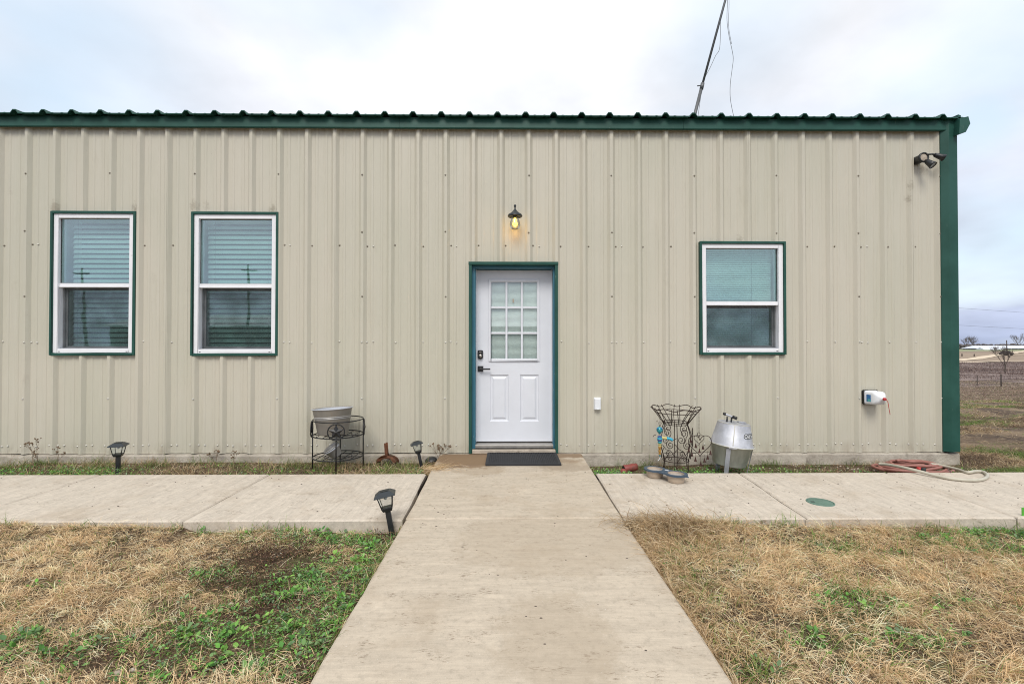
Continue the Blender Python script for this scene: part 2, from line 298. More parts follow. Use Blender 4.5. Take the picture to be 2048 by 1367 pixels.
# ------------------------------------------------------------------ mesh helpers
class MB:
    def __init__(s): s.v = []; s.f = []; s.sm = []
    def add(s, vs, fs, smooth=False):
        o = len(s.v); s.v += [tuple(v) for v in vs]; s.f += [tuple(i+o for i in f) for f in fs]; s.sm += [smooth]*len(fs); return s
    def box(s, x0, x1, y0, y1, z0, z1):
        return s.add([(x0,y0,z0),(x1,y0,z0),(x1,y1,z0),(x0,y1,z0),(x0,y0,z1),(x1,y0,z1),(x1,y1,z1),(x0,y1,z1)],
                     [(0,3,2,1),(4,5,6,7),(0,1,5,4),(1,2,6,5),(2,3,7,6),(3,0,4,7)])
    def frame(s, x0, x1, z0, z1, w, y0, y1, wb=None, wt=None):     # four butted bars round an opening
        wb = w if wb is None else wb; wt = w if wt is None else wt
        s.box(x0, x0+w, y0, y1, z0, z1); s.box(x1-w, x1, y0, y1, z0, z1)
        s.box(x0+w, x1-w, y0, y1, z1-wt, z1); s.box(x0+w, x1-w, y0, y1, z0, z0+wb); return s
    def tube(s, pts, r, n=8, closed=False, cap=True):
        pts = [Vector(p) for p in pts]; k = len(pts); rs = r if hasattr(r, '__len__') else [r]*k
        base = []; prev = None
        for i in range(k):
            a = pts[(i-1) % k] if (closed or i > 0) else pts[i]; b = pts[(i+1) % k] if (closed or i < k-1) else pts[i]
            t = (b-a); t = t.normalized() if t.length > 1e-9 else Vector((0,0,1))
            if prev is None:
                u = t.cross(Vector((0,0,1)));
                if u.length < .1: u = t.cross(Vector((1,0,0)))
            else: u = prev - t*prev.dot(t)
            u.normalize(); prev = u; w = t.cross(u)
            base.append([pts[i]+(u*math.cos(q)+w*math.sin(q))*rs[i] for q in [2*math.pi*j/n for j in range(n)]])
        vs = [v for ring in base for v in ring]; fs = []
        for i in range(k if closed else k-1):
            j = (i+1) % k
            for q in range(n): fs.append((i*n+q, i*n+(q+1) % n, j*n+(q+1) % n, j*n+q))
        if cap and not closed: fs.append(tuple(range(n-1,-1,-1))); fs.append(tuple((k-1)*n+q for q in range(n)))
        return s.add(vs, fs, True)
    def lathe(s, prof, n=32, M4=None, smooth=True):
        M4 = M4 or Matrix(); vs = []; fs = []
        for (r, z) in prof:
            for q in range(n):
                a = 2*math.pi*q/n; vs.append(M4 @ Vector((r*math.cos(a), r*math.sin(a), z)))
        for i in range(len(prof)-1):
            for q in range(n): fs.append((i*n+q, i*n+(q+1) % n, (i+1)*n+(q+1) % n, (i+1)*n+q))
        return s.add(vs, fs, smooth)
    def prism(s, poly, y0, y1, axis='y'):          # poly in (x,z) run along y, or (y,z) run along x
        n = len(poly)
        if axis == 'y': vs = [(a, y0, b) for a, b in poly]+[(a, y1, b) for a, b in poly]
        elif axis == 'x': vs = [(y0, a, b) for a, b in poly]+[(y1, a, b) for a, b in poly]
        else: vs = [(a, b, y0) for a, b in poly]+[(a, b, y1) for a, b in poly]
        fs = [tuple(range(n)), tuple(range(2*n-1, n-1, -1))]+[(i, i+n, (i+1) % n+n, (i+1) % n) for i in range(n)]
        return s.add(vs, fs)
    def sphere(s, c, r, n=12, m=8, sc=(1,1,1)):
        vs = [Vector(c)+Vector((sc[0]*r*math.sin(math.pi*i/m)*math.cos(2*math.pi*j/n), sc[1]*r*math.sin(math.pi*i/m)*math.sin(2*math.pi*j/n), sc[2]*r*math.cos(math.pi*i/m))) for i in range(m+1) for j in range(n)]
        return s.add(vs, [(i*n+j, i*n+(j+1) % n, (i+1)*n+(j+1) % n, (i+1)*n+j) for i in range(m) for j in range(n)], True)
    def build(s, name, m, parent=None, bevel=0, fix=True, xf=None):
        me = bpy.data.meshes.new(name); vv = s.v if xf is None else [tuple(xf @ Vector(v)) for v in s.v]
        me.from_pydata(vv, [], s.f); me.polygons.foreach_set('use_smooth', s.sm)
        if fix:
            bm = bmesh.new(); bm.from_mesh(me); bmesh.ops.remove_doubles(bm, verts=bm.verts, dist=1e-5); bmesh.ops.recalc_face_normals(bm, faces=bm.faces); bm.to_mesh(me); bm.free()
        me.materials.append(M[m] if isinstance(m, str) else m)
        o = bpy.data.objects.new(name, me); COL.objects.link(o)
        if parent: o.parent = parent
        if bevel:
            b = o.modifiers.new('bevel', 'BEVEL'); b.width = bevel; b.segments = 2; b.limit_method = 'ANGLE'; b.angle_limit = R(40)
        return o
def tag(o, label=None, cat=None, group=None, kind=None):
    if label: o['label'] = label
    if cat: o['category'] = cat
    if group: o['group'] = group
    if kind: o['kind'] = kind
    return o
def empty(name, loc=(0,0,0), rot=(0,0,0), **k):
    o = bpy.data.objects.new(name, None); COL.objects.link(o); o.location = loc; o.rotation_euler = rot; o.empty_display_size = .1
    return tag(o, **k)
def copy_tree(o, parent=None):
    c = o.copy(); COL.objects.link(c); c.parent = parent
    for ch in list(o.children): copy_tree(ch, c)
    return c
def smooth_path(pts, n=8):
    P = [Vector(p) for p in pts]; out = []
    for i in range(len(P)-1):
        a = P[max(i-1,0)]; b = P[i]; c = P[i+1]; d_ = P[min(i+2,len(P)-1)]
        for k in range(n):
            t = k/n; out.append(.5*((2*b)+(c-a)*t+(2*a-5*b+4*c-d_)*t*t+(3*b-a-3*c+d_)*t**3))
    out.append(P[-1]); return out
def vnoise(x, y, s, seed=0):
    x = np.asarray(x, float)*s+seed*17.3; y = np.asarray(y, float)*s+seed*9.1
    xi = np.floor(x).astype(int); yi = np.floor(y).astype(int); fx = x-xi; fy = y-yi; fx = fx*fx*(3-2*fx); fy = fy*fy*(3-2*fy)
    def h(a, b):
        n = (a*374761393+b*668265263+seed*974711) & 0x7fffffff; n = (n ^ (n >> 13))*1274126177 & 0x7fffffff
        return ((n ^ (n >> 16)) & 0xffff)/65535.
    return (h(xi,yi)*(1-fx)+h(xi+1,yi)*fx)*(1-fy)+(h(xi,yi+1)*(1-fx)+h(xi+1,yi+1)*fx)*fy
def fbm(x, y, s, seed=0, o=3):
    return sum(vnoise(x, y, s*2**k, seed+k)*.5**k for k in range(o))/sum(.5**k for k in range(o))
# ------------------------------------------------------------------ ground
_hz = [(-60,-.12),(-2,-.12),(0,-.12),(2,-.14),(5,-.22),(10,-.62),(20,-1.5),(35,-2.2),(70,-2.9),(95,-3.2),(145,-3.0),(195,-1.6),(275,-.55),(340,-.5),(420,-1.5),(3000,-1.5)]
WF_ = -2.0
def ground_h(x, y):
    x = np.asarray(x, float); y = np.asarray(y, float)
    z = np.interp(y, [a for a, b in _hz], [b for a, b in _hz])
    far = np.clip((np.abs(y)-2)/20, 0, 1)
    z = z+(fbm(x, y, .12, 3)-.5)*.5*far
    z = z+(fbm(x, y, 1.6, 5)-.5)*.05
    # the strip between walk and wall lies a little higher; the lawns dip in a low hollow
    strip = ((y > -.95) & (y < .1) & (np.abs(x) < 5.2)); z = np.where(strip, z+np.where(x < 0, .035, -.005), z)
    z = z+np.where(y < -1.5, .045, 0)
    rise = np.clip((y-(WF_-.32))/.25, 0, 1)*(y < -1.5)*(((x > .85) & (x < 3.0)) | (x < -2.15)); z = z+.045*rise*fbm(x, y, 2.4, 9)*1.6
    rut = (x > 4.9) & (y > .5) & (y < 12)
    z = z+np.where(rut, .06*np.sin((y*1.0-x*.35)*2.6+fbm(x, y, .8, 8)*5)*np.clip(y/2, 0, 1), 0)
    return z
def gh(x, y): return float(ground_h(x, y))
def ground_hit(px, py):
    r = ray(px, py); t = 1.0
    while t < 800:
        p = Vector((r.x*t, CAMY+r.y*t, H+r.z*t))
        if p.z < float(np.interp(p.y, [a for a, b in _hz], [b for a, b in _hz])): return p
        t *= 1.004
    return p
def build_ground():
    xs = np.concatenate([-np.geomspace(2500, 10, 40), np.arange(-9.5, 10.01, .12), np.geomspace(10.6, 2500, 90)])
    ys = np.concatenate([-np.geomspace(2500, 8, 30), np.arange(-7.5, 14, .12), np.geomspace(14.5, 450, 150), np.geomspace(500, 3000, 12)])
    X, Y = np.meshgrid(xs, ys); Z = ground_h(X, Y)
    inside = (X < 4.75) & (X > -9.5) & (Y > .1) & (Y < 7.9); Z = np.where(inside, Z-.05, Z)
    nx, ny = len(xs), len(ys); v = np.stack([X.ravel(), Y.ravel(), Z.ravel()], 1)
    i = np.arange(ny-1)[:, None]*nx+np.arange(nx-1)[None, :]; i = i.ravel()
    q = np.stack([i, i+1, i+nx+1, i+nx], 1)
    me = bpy.data.meshes.new('ground'); me.vertices.add(len(v)); me.vertices.foreach_set('co', v.ravel())
    me.loops.add(q.size); me.loops.foreach_set('vertex_index', q.ravel()); me.polygons.add(len(q)); me.polygons.foreach_set('loop_start', np.arange(len(q))*4)
    me.polygons.foreach_set('use_smooth', np.ones(len(q), bool)); me.update(calc_edges=True)
    m = mat('soil_and_fields', rough=.95, spec=.15); t = NT(m); P = t.pos(); sx = t.sep(P)
    near = t.mix(t.rng(t.noise(P, 9, 7, .7), .35, .65), (.055,.036,.024), (.15,.105,.066))
    near = t.mix(t.rng(t.noise(P, 60, 4, .7), .5, .66, 0, .8), near, (.33,.25,.165))
    near = t.mix(t.rng(t.noise(P, 2.1, 5, .6), .52, .68, 0, .55), near, (.075,.11,.03))
    side = t.mix(t.rng(t.noise(t.mapv(P,(.5,1.3,1)), 1.3, 7, .7), .38, .62), (.085,.062,.048), (.25,.185,.125))
    side = t.mix(t.rng(t.noise(t.mapv(P,(.5,1.5,1), loc=(4,3,0)), 1.1, 7, .72), .54, .66, 0, .55), side, (.10,.13,.04))
    side = t.mix(t.rng(t.noise(P, 16, 5, .7), .52, .66, 0, .6), side, (.36,.28,.19))
    soil = t.mix(t.rng(t.noise(t.mapv(P,(.3,1.4,1)), 1.1, 8, .78), .40, .60), (.075,.048,.037), (.24,.17,.125)); soil = t.mix(t.rng(t.noise(t.mapv(P,(.4,1,1), loc=(2,9,0)), .35, 7, .75), .52, .62, 0, .7), soil, (.20,.125,.085))
    brush = t.mix(t.rng(t.noise(t.mapv(P,(.2,1,1)), .45, 9, .8), .42, .58), (.085,.06,.058), (.28,.22,.195))
    field = t.mix(t.rng(t.noise(t.mapv(P,(.1,1,1)), .06, 7, .7), .35, .65), (.235,.18,.14), (.32,.25,.185))
    gfield = (.25,.27,.16)
    w = t.math('ADD', sx[1], t.math('MULTIPLY', t.noise(P, .25, 5), 6)); c = t.mix(t.rng(sx[1], .2, 1.2), near, side)
    c = t.mix(t.rng(w, 12, 19), c, soil); c = t.mix(t.rng(w, 31, 39), c, brush); c = t.mix(t.rng(w, 122, 140), c, field); c = t.mix(t.rng(w, 225, 262), c, gfield)
    t.link(c, t.b.inputs['Base Color']); t.bump(t.math('ADD', t.noise(P, 30, 6, .7), t.noise(P, 2.5, 6, .7)), .9, .03)
    me.materials.append(m)
    o = bpy.data.objects.new('ground', me); COL.objects.link(o); tag(o, kind='structure')
build_ground()
# dirt roads on the far fields
def road(px_pts, half, name='dirt_road'):
    pts = smooth_path([ground_hit(*p) for p in px_pts], 10); mb = MB(); vs = []
    for i, p in enumerate(pts):
        a = pts[max(0, i-1)]; b = pts[min(len(pts)-1, i+1)]; t = (b-a).normalized(); n = Vector((-t.y, t.x, 0))
        for k in (-1, 1):
            q = p+n*half*k; vs.append((q.x, q.y, gh(q.x, q.y)+.12))
    mb.add(vs, [(2*i, 2*i+2, 2*i+3, 2*i+1) for i in range(len(pts)-1)]); return tag(mb.build(name, 'dirtroad'), kind='structure')
road([(1880,722.5),(1912,720),(1960,715.5),(2010,708),(2048,702.5),(2080,700)], 1.9)
road([(1880,724.5),(1950,724),(2000,723.5),(2048,723.6),(2090,724)], 1.5)
road([(2015,711.5),(2048,711.7),(2090,712)], 1.3)
# ------------------------------------------------------------------ paths
PXL, PXR = -.70, .79
WF, WB = -2.0, -.828                       # front and back edge of the cross walk
def slab(x0, x1, y0, y1, m, parent, z=0.0, depth=.13, skewl=0, skewr=0):
    g = .004; mb = MB(); e = .008
    nx = max(2, int((x1-x0)/.15)); ny = max(2, int((y1-y0)/.15)); vs = []; fs = []
    for j in range(ny+1):
        for i in range(nx+1):
            fx = i/nx; fy = j/ny; y = y0+g+(y1-y0-2*g)*fy
            xa = x0+g+skewl*fy; xb = x1-g+skewr*fy
            jx = (random.random()-.5)*.005; ed = (i in (0, nx)) or (j in (0, ny))
            vs.append((xa+(xb-xa)*fx+(jx if i in (0, nx) else 0), y+(jx if j in (0, ny) else 0), z+(-e if ed else 0)))
    # inner rim, to round the edge
    W = nx+1
    for j in range(ny):
        for i in range(nx): fs.append((j*W+i, j*W+i+1, (j+1)*W+i+1, (j+1)*W+i))
    for i in (1, nx-1):
        for j in range(ny+1):
            s_ = 1 if i == 1 else -1; vx = list(vs[j*W+i]); vx[0] = vs[j*W+(0 if i == 1 else nx)][0]+s_*.012; vs[j*W+i] = tuple(vx)
    for j in (1, ny-1):
        for i in range(nx+1):
            s_ = 1 if j == 1 else -1; vx = list(vs[j*W+i]); vx[1] = vs[(0 if j == 1 else ny)*W+i][1]+s_*.012; vs[j*W+i] = tuple(vx)
    loop = [i for i in range(nx+1)]+[j*W+nx for j in range(1, ny+1)]+[ny*W+i for i in range(nx-1, -1, -1)]+[j*W for j in range(ny-1, 0, -1)]
    b0 = len(vs); vs += [(vs[i][0], vs[i][1], z-depth) for i in loop]; k = len(loop)
    fs += [(loop[i], b0+i, b0+(i+1) % k, loop[(i+1) % k]) for i in range(k)]
    mb.add(vs, fs); return mb.build('concrete_slab', m, parent)
bed = MB().box(PXL+.03, PXR-.02, -7.38, -.05, -.3, -.011); fp = tag(bed.build('footpath', M['joint']), kind='structure')
slab(PXL+.01, PXR-.0, WF+.026, -.035, 'path', fp, z=.0, skewl=-.05, skewr=.03)
slab(PXL+.01, PXR-.0, -4.2, WF+.018, 'path', fp, z=.001); slab(PXL+.01, PXR, -7.4, -4.202, 'path', fp)
bed = MB().box(-9, PXL-.03, WF+.02, WB-.02, -.3, -.014); sw = tag(bed.build('sidewalk', M['joint']), kind='structure')
for a, b in [(-9.0,-7.2),(-7.2,-5.3),(-5.3,-3.72),(-3.72,-2.18),(-2.18,PXL)]:
    slab(a, b, WF, WB, 'walk', sw, z=-.002, skewr=(-.05 if b == PXL else 0))
bed = MB().box(PXR+.03, 9, WF+.02, WB-.02, -.3, -.014); sw2 = tag(bed.build('sidewalk', M['joint']), kind='structure')
for a, b in [(PXR,2.03),(2.03,3.49),(3.49,4.95),(4.95,6.6),(6.6,9)]:
    slab(a, b, WF, WB, 'walk', sw2, z=-.002, skewl=({PXR: .03, 2.03: .14, 3.49: .04}.get(a, 0)), skewr=({2.03: .14, 3.49: .04}.get(b, 0)))
# ------------------------------------------------------------------ the metal building
CX = on_y(1911, 600, -.04).x; LX = -9.2; DEP = 7.6
EZ = on_y(1024, 262, 0).z                  # underside of the eave trim
bld = empty('metal_building', (0, 0, 0), label='long tan ribbed steel building with green trim, white door and three windows', cat='building')
RP = .3048; RX0 = on_y(51.8, 300, -.032).x
while RX0-RP > LX: RX0 -= RP
def wins(x0p, y0p, x1p, y1p):
    a = on_y(x0p, y1p, -.03); b = on_y(x1p, y0p, -.03); return (a.x, b.x, a.z, b.z)
WA = wins(99, 422.5, 272.5, 710); WBX = wins(381, 424, 557.5, 711); WC = wins(1400, 483, 1571, 709)
da = on_y(938, 524, -.03); db = on_y(1116, 904, -.03); DO = (da.x, db.x, 0.0, da.z)
opens = [tuple((w[0]+.012, w[1]-.012, w[2]+.012, w[3]-.012)) for w in (WA, WBX, WC)]+[(DO[0]+.012, DO[1]-.012, -.1, DO[3]-.012)]
def rib_profile(x):                        # depth of the sheet at x (towards the viewer)
    u = (x-RX0) % RP; u = u-RP if u > RP/2 else u
    a = abs(u)
    if a < .0145: return .0325
    if a < .044: return .0325*(1-(a-.0145)/.0295)
    for c in (.100,):
        q = abs(a-c)
        if q < .011: return .0042
        if q < .018: return .0042*(1-(q-.011)/.007)
    return 0.0
def sheet(x0, x1, z0, z1, holes, proud=0.0, seam=True):
    bx = {x0, x1}
    k0 = math.floor((x0-RX0)/RP)-1
    for k in range(k0, k0+8):
        c = RX0+k*RP
        for o in (.0145, .044, .100-.018, .100-.011, .100+.011, .100+.018):
            for s_ in (-1, 1):
                if x0 < c+s_*o < x1: bx.add(round(c+s_*o, 6))
    for h in holes:
        for q in (h[0], h[1]):
            if x0 < q < x1: bx.add(q)
    bx = sorted(bx); mb = MB()
    for a, b in zip(bx[:-1], bx[1:]):
        if b-a < 1e-5: continue
        m_ = (a+b)/2; spans = [(z0, z1)]
        for h in holes:
            if h[0] < m_ < h[1]:
                ns = []
                for (p, q) in spans:
                    if h[2] > p: ns.append((p, min(q, h[2])))
                    if h[3] < q: ns.append((max(p, h[3]), q))
                    if h[3] <= p or h[2] >= q: ns = ns or [(p, q)]
                spans = [s_ for s_ in ns if s_[1]-s_[0] > 1e-4]
        ya, yb = -rib_profile(a+1e-7)-proud, -rib_profile(b-1e-7)-proud
        for (p, q) in spans:
            zz = np.linspace(p, q, 2)
            mb.add([(a,ya,p),(b,yb,p),(b,yb,q),(a,ya,q)], [(0,1,2,3)])
            mb.add([(a,ya+.004,p),(b,yb+.004,p),(b,yb+.004,q),(a,ya+.004,q)], [(3,2,1,0)])
            mb.add([(a,ya,p),(b,yb,p),(b,yb+.004,p),(a,ya+.004,p)], [(3,2,1,0)])
    if seam:                                # folded edge standing 2 mm proud over the neighbouring sheet
        pass
    return mb
PW = RP*3; xs_ = []
x = RX0+.044-RP
off = (on_y(1826, 500, -.03).x-RX0) % PW    # a visible side lap near the right corner
k = 0; seams = []
x = RX0+off-PW*2
while x < CX:
    seams.append(x); x += PW
seams = [LX]+[s_ for s_ in seams if LX+.1 < s_ < CX-.1]+[CX-.045]
for i, (a, b) in enumerate(zip(seams[:-1], seams[1:])):
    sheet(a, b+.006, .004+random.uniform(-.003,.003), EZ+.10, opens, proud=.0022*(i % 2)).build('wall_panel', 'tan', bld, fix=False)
# screws on the ribs' feet: rows at the girts
sc1 = MB(); sc2 = MB(); nring = 8
def screw(mb, x, z):
    y = -rib_profile(x)-.0025
    for h in opens:
        if h[0]-.03 < x < h[1]+.03 and h[2]-.03 < z < h[3]+.03: return
    mb.lathe([(.0001,.0075),(.0045,.0072),(.0060,.0055),(.0064,.0018),(.0098,.0012),(.0100,0)], nring, Matrix.Translation((x, y, z)) @ Matrix.Rotation(R(90), 4, 'X'))
zrows = [on_y(1024, 352, 0).z, on_y(1024, 492, 0).z, on_y(1024, 593, 0).z, on_y(1024, 684, 0).z, on_y(1024, 796, 0).z, on_y(1024, 889, 0).z, on_y(1024, 466, 0).z]
kk = 0; x = RX0
while x < CX-.1:
    full = (kk % 3 == 0)
    for zi in (1, 3, 5):
        for dx in (-.052, .052) if zi == 5 else (.052,): screw(sc2 if zi == 1 else sc1, x+dx+random.uniform(-.006,.006), zrows[zi]+random.uniform(-.008,.008))
        if full or zi == 5: screw(sc1, x+.115, zrows[zi]+random.uniform(-.008,.008))
    if full:
        for zi in (0, 2, 3, 4, 6): screw(sc2 if zi in (0, 2, 6) else sc1, x+random.uniform(-.004,.004), zrows[zi]+random.uniform(-.006,.006))
    x += RP; kk += 1
tag(sc1.build('panel_screws', 'screw', bld), kind='stuff'); tag(sc2.build('panel_screws', 'screwdark', bld), kind='stuff')
# side and rear walls
MB().box(LX, LX+.05, .01, DEP, 0, EZ+.5).build('end_wall', 'tan', bld); MB().box(LX, CX-.03, DEP, DEP+.05, 0, EZ+.6).build('rear_wall', 'tan', bld)
xr = CX-.035; mb = MB(); y = .02
while y < DEP:
    mb.prism([(y,0),(y+RP,0),(y+RP,EZ+.08+(y+RP)/12),(y,EZ+.08+y/12)], xr-.02, xr, 'x')
    y += RP
for i in range(1, int(DEP/RP)):
    y = i*RP; mb.add([(xr,y-.04,0),(xr+.03,y-.014,0),(xr+.03,y+.014,0),(xr,y+.04,0),(xr,y-.04,EZ+.08+y/12),(xr+.03,y-.014,EZ+.08+y/12),(xr+.03,y+.014,EZ+.08+y/12),(xr,y+.04,EZ+.08+y/12)], [(0,1,5,4),(1,2,6,5),(2,3,7,6)])
mb.build('end_wall', 'tan', bld)
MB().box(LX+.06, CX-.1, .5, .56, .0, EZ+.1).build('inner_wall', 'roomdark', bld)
# foundation: a rough upstand
def foundation(x0, x1):
    n = int((x1-x0)/.04); vs = []; fs = []
    for i in range(n+1):
        x = x0+(x1-x0)*i/n; j = float(fbm(x, 0, 9, 2)-.5)*.014; chip = max(0, float(fbm(x, 4, 3.2, 6))-.66)*.12
        vs += [(x, .1, .003), (x, -.048-j+chip*.5, -.004-chip*.6+j*.4), (x, -.058-j+chip*.4, -.016-chip), (x, -.062-j, -.10), (x, -.064, -.6)]
    for i in range(n):
        for q in range(4): fs.append((i*5+q, i*5+q+1, (i+1)*5+q+1, (i+1)*5+q))
    mb = MB().add(vs, fs); e = len(vs)-5
    mb.add([vs[e], vs[e+1], vs[e+2], vs[e+3], vs[e+4], (x1, .1, -.6)], [(0,1,2,3,4,5)]); return mb.build('foundation', 'found', bld)
foundation(LX, -.73); foundation(.80, CX+.012)
MB().box(LX, CX+.01, .1, DEP+.06, -1.2, .0).build('floor_slab', 'found', bld)
MB().box(-.73, .80, -.03, .1, -.3, -.003).build('foundation', 'found', bld)
# eave trim in lengths, roof panels with ribs, rake trim, corner trim
jx = [LX]+[on_y(p, 250, -.06).x for p in (232, 799, 1366)]+[CX+.005]
for i, (a, b) in enumerate(zip(jx[:-1], jx[1:])):
    g = .0015*i
    MB().prism([(-.034, EZ),(-.066-g, EZ-.004),(-.070-g, EZ+.004),(-.062-g, EZ+.115),(-.034, EZ+.115)], a+.001, b-.001, 'x').build('eave_trim', 'green', bld)
RZ = EZ+.118
def roof_panel(x0, x1, c0):
    def prof(x):
        u = (x-c0) % RP; u = u-RP if u > RP/2 else u; a = abs(u)
        if a < .016: return .036
        if a < .042: return .036*(1-(a-.016)/.026)
        q = abs(a-.1)
        if q < .02: return .004*(1-q/.02)
        return 0
    bx = {x0, x1}; k0 = math.floor((x0-c0)/RP)-1
    for k in range(k0, k0+7):
        for o in (.016,.042,.08,.1,.12):
            for s_ in (-1,1):
                q = c0+k*RP+s_*o
                if x0 < q < x1: bx.add(round(q,6))
    bx = sorted(bx); mb = MB(); y0, y1 = -.125, DEP+.15; vs = []
    for x in bx:
        p = prof(x); lip = .012
        vs += [(x,y0,RZ+p),(x,y1,RZ+p+(y1-y0)/12),(x,y0,RZ+p-lip),(x,y0+.03,RZ+p-.003),(x,y1,RZ+p-.003+(y1-y0)/12)]
    for i in range(len(bx)-1):
        a, b = i*5, (i+1)*5
        mb.add([vs[a],vs[b],vs[b+1],vs[a+1]],[(0,1,2,3)]); mb.add([vs[a],vs[b],vs[b+2],vs[a+2]],[(3,2,1,0)]); mb.add([vs[a+2],vs[b+2],vs[b+3],vs[a+3]],[(3,2,1,0)]); mb.add([vs[a+3],vs[b+3],vs[b+4],vs[a+4]],[(3,2,1,0)])
    return mb.build('roof_panel', 'green', bld, fix=False)
rc = on_y(1330.7+.5, 236, -.12).x; x = rc+.042-PW*20
while x < CX+.0:
    if x+PW > LX: roof_panel(max(x, LX-.1), min(x+PW, CX+.03), rc)
    x += PW
# closure behind the ribs so that no light leaks under the sheets
MB().box(LX, CX-.03, -.033, -.02, EZ+.1, RZ+.004).build('eave_closure', 'rubber', bld)
rk = [on_y(*p, -.15) for p in ((1920,236.5),(1937,232.5),(1941,247),(1932,264),(1918.5,268))]
poly = [(p.x, p.z) for p in rk]; n = 5
mb = MB(); sl = (DEP+.3)/12
vs = [(a, -.15, b) for a, b in poly]+[(a, DEP+.15, b+sl) for a, b in poly]
mb.add(vs, [tuple(range(n-1,-1,-1)), tuple(range(n,2*n))]+[(i, (i+1) % n, (i+1) % n+n, i+n) for i in range(n)]); mb.build('rake_trim', 'green', bld, bevel=.002)
a = on_y(1906, 268, -.12); b = on_y(1921, 240, -.12)
mb = MB(); vs = [(CX-.03,-.125,EZ+.02),(b.x,-.125,EZ-.0),(b.x,-.125,RZ+.02),(CX-.03,-.125,RZ+.03)]; vs2 = [(p[0], DEP, p[2]+DEP/12) for p in vs]
mb.add(vs+vs2, [(0,3,2,1),(4,5,6,7),(0,1,5,4),(2,3,7,6),(1,2,6,5),(3,0,4,7)]); mb.build('soffit', 'green', bld)
q0 = on_y(1908, 276, -.10); q1 = on_y(1917, 267, -.10)
MB().prism([(q0.x+.004,q0.z),(q1.x,q0.z+.004),(q1.x,EZ-.005),(q0.x+.004,EZ-.005)], -.06, DEP).build('soffit_closure', 'tan', bld)
c1 = on_y(1884, 600, -.05).x; c2 = on_y(1898, 600, -.06).x
MB().add([], []).prism([(c1, -.036),(c1+.003,-.046),(c2-.012, -.082),(c2-.006,-.085),(CX,-.078),(CX+.01,-.066),(CX+.012,.10),(CX-.0,.10),(CX-.02,-.03)], .015, EZ+.13, 'z').build('corner_trim', 'green', bld, bevel=.003)
# ------------------------------------------------------------------ windows
def window(w, kind, side):
    x0, x1, z0, z1 = w; root = empty('window', (0,0,0)); root.parent = bld
    t = .025
    MB().frame(x0, x1, z0, z1, t, -.041, .02).build('window_trim', 'green', root, bevel=.003)
    a0, a1, b0, b1 = x0+t, x1-t, z0+t, z1-t
    MB().frame(a0, a1, b0, b1, .05, -.024, .07, wb=.045, wt=.048).build('window_frame', 'vinyl', root, bevel=.004)
    i0, i1, k0, k1 = a0+.05, a1-.05, b0+.045, b1-.048
    zm = z0+(z1-z0)*(.487 if kind == 'slat' else .455)
    mb = MB().box(i0, i1, -.008, .055, zm-.022, zm+.022); mb.box(i0+.002, i1-.002, -.012, -.008, zm-.022, zm-.010)
    mb.build('meeting_rail', 'vinyl', root, bevel=.003)
    g = MB().frame(i0, i1, zm+.022, k1, .005, .008, .016); g.build('glazing_seal', 'rubber', root)
    MB().box(i0+.005, i1-.005, .010, .014, zm+.027, k1-.005).build('window_pane', 'pane', root)
    # lower sash set back in a grey track, a screen in front of it
    MB().frame(i0, i1, k0, zm-.022, .010, .050, .062).build('screen_frame', 'track', root)
    MB().box(i0+.008, i1-.008, .030, .0306, k0+.008, zm-.026).build('insect_screen', 'screen', root)
    MB().frame(i0+.002, i1-.002, k0, zm-.02, .028, .064, .085).build('lower_sash', 'track', root)
    MB().box(i0+.03, i1-.03, .072, .076, k0+.025, zm-.03).build('window_pane', 'pane', root)
    MB().box(i0-.006, i1+.006, .005, .05, k0-.004, k0+.008).build('window_sill', 'track', root)
    for q in (i0+.012, i1-.03): MB().box(q, q+.018, -.0265, -.0245, b0+.012, b0+.018).build('weep_slot', 'rubber', root)
    # room behind
    MB().frame(a0, a1, b0, b1, .014, .08, .30).build('reveal', 'slat', root)
    lo, hi = a0+.055, a1-.055
    if kind == 'slat':
        n = 26; pitch = (b1-b0-.08)/n; me = None
        for i in range(n+1):
            z = b1-.05-pitch*i; tilt = R(66) if i < n else 0
            if me is None:
                hw = .0225; mb = MB(); vs = [];  m_ = 4
                for j in range(m_+1):
                    u = -hw+2*hw*j/m_; vs += [(-(hi-lo)/2, u, .003*(1-(u/hw)**2)), ((hi-lo)/2, u, .003*(1-(u/hw)**2))]
                mb.add(vs, [(2*j,2*j+1,2*j+3,2*j+2) for j in range(m_)], True); o = mb.build('blind_slat', 'slat', root); me = o.data
            else:
                o = bpy.data.objects.new('blind_slat', me); COL.objects.link(o); o.parent = root
            o.location = ((lo+hi)/2+side*.02+random.uniform(-.001,.001), .135, z); o.rotation_euler = ((tilt if tilt else R(20)), 0, 0)
        MB().box(lo, hi, .11, .165, b1-.05, b1-.014).build('blind_headrail', 'slat', root)
        for q in (.12, .88):
            MB().tube([(lo+(hi-lo)*q, .108, b0+.02), (lo+(hi-lo)*q, .108, b1-.04)], .0012, 5).build('blind_cord', 'track', root)
    else:
        n = 46; pitch = (b1-b0-.06)/n; mb = MB()
        for i in range(n+1):
            z = b1-.045-pitch*i
            mb.add([(lo, .130, z+.012),(hi, .130, z+.012),(hi+0, .122, z-.011),(lo, .122, z-.011)], [(0,1,2,3)])
        tag(mb.build('blind_slats', 'slat', root, fix=False), kind='stuff')
        MB().box(lo, hi, .115, .15, b1-.045, b1-.014).build('blind_headrail', 'slat', root)
        for q in (.08, .72): MB().tube([(lo+(hi-lo)*q, .118, b0+.02), (lo+(hi-lo)*q, .118, b1-.04)], .0015, 5).build('blind_cord', 'track', root)
    return root
window(WA, 'slat', 1)['label'] = 'leftmost tall window, its blind lowered'
window(WBX, 'slat', 0)['label'] = 'tall window second from left, its blind lowered'
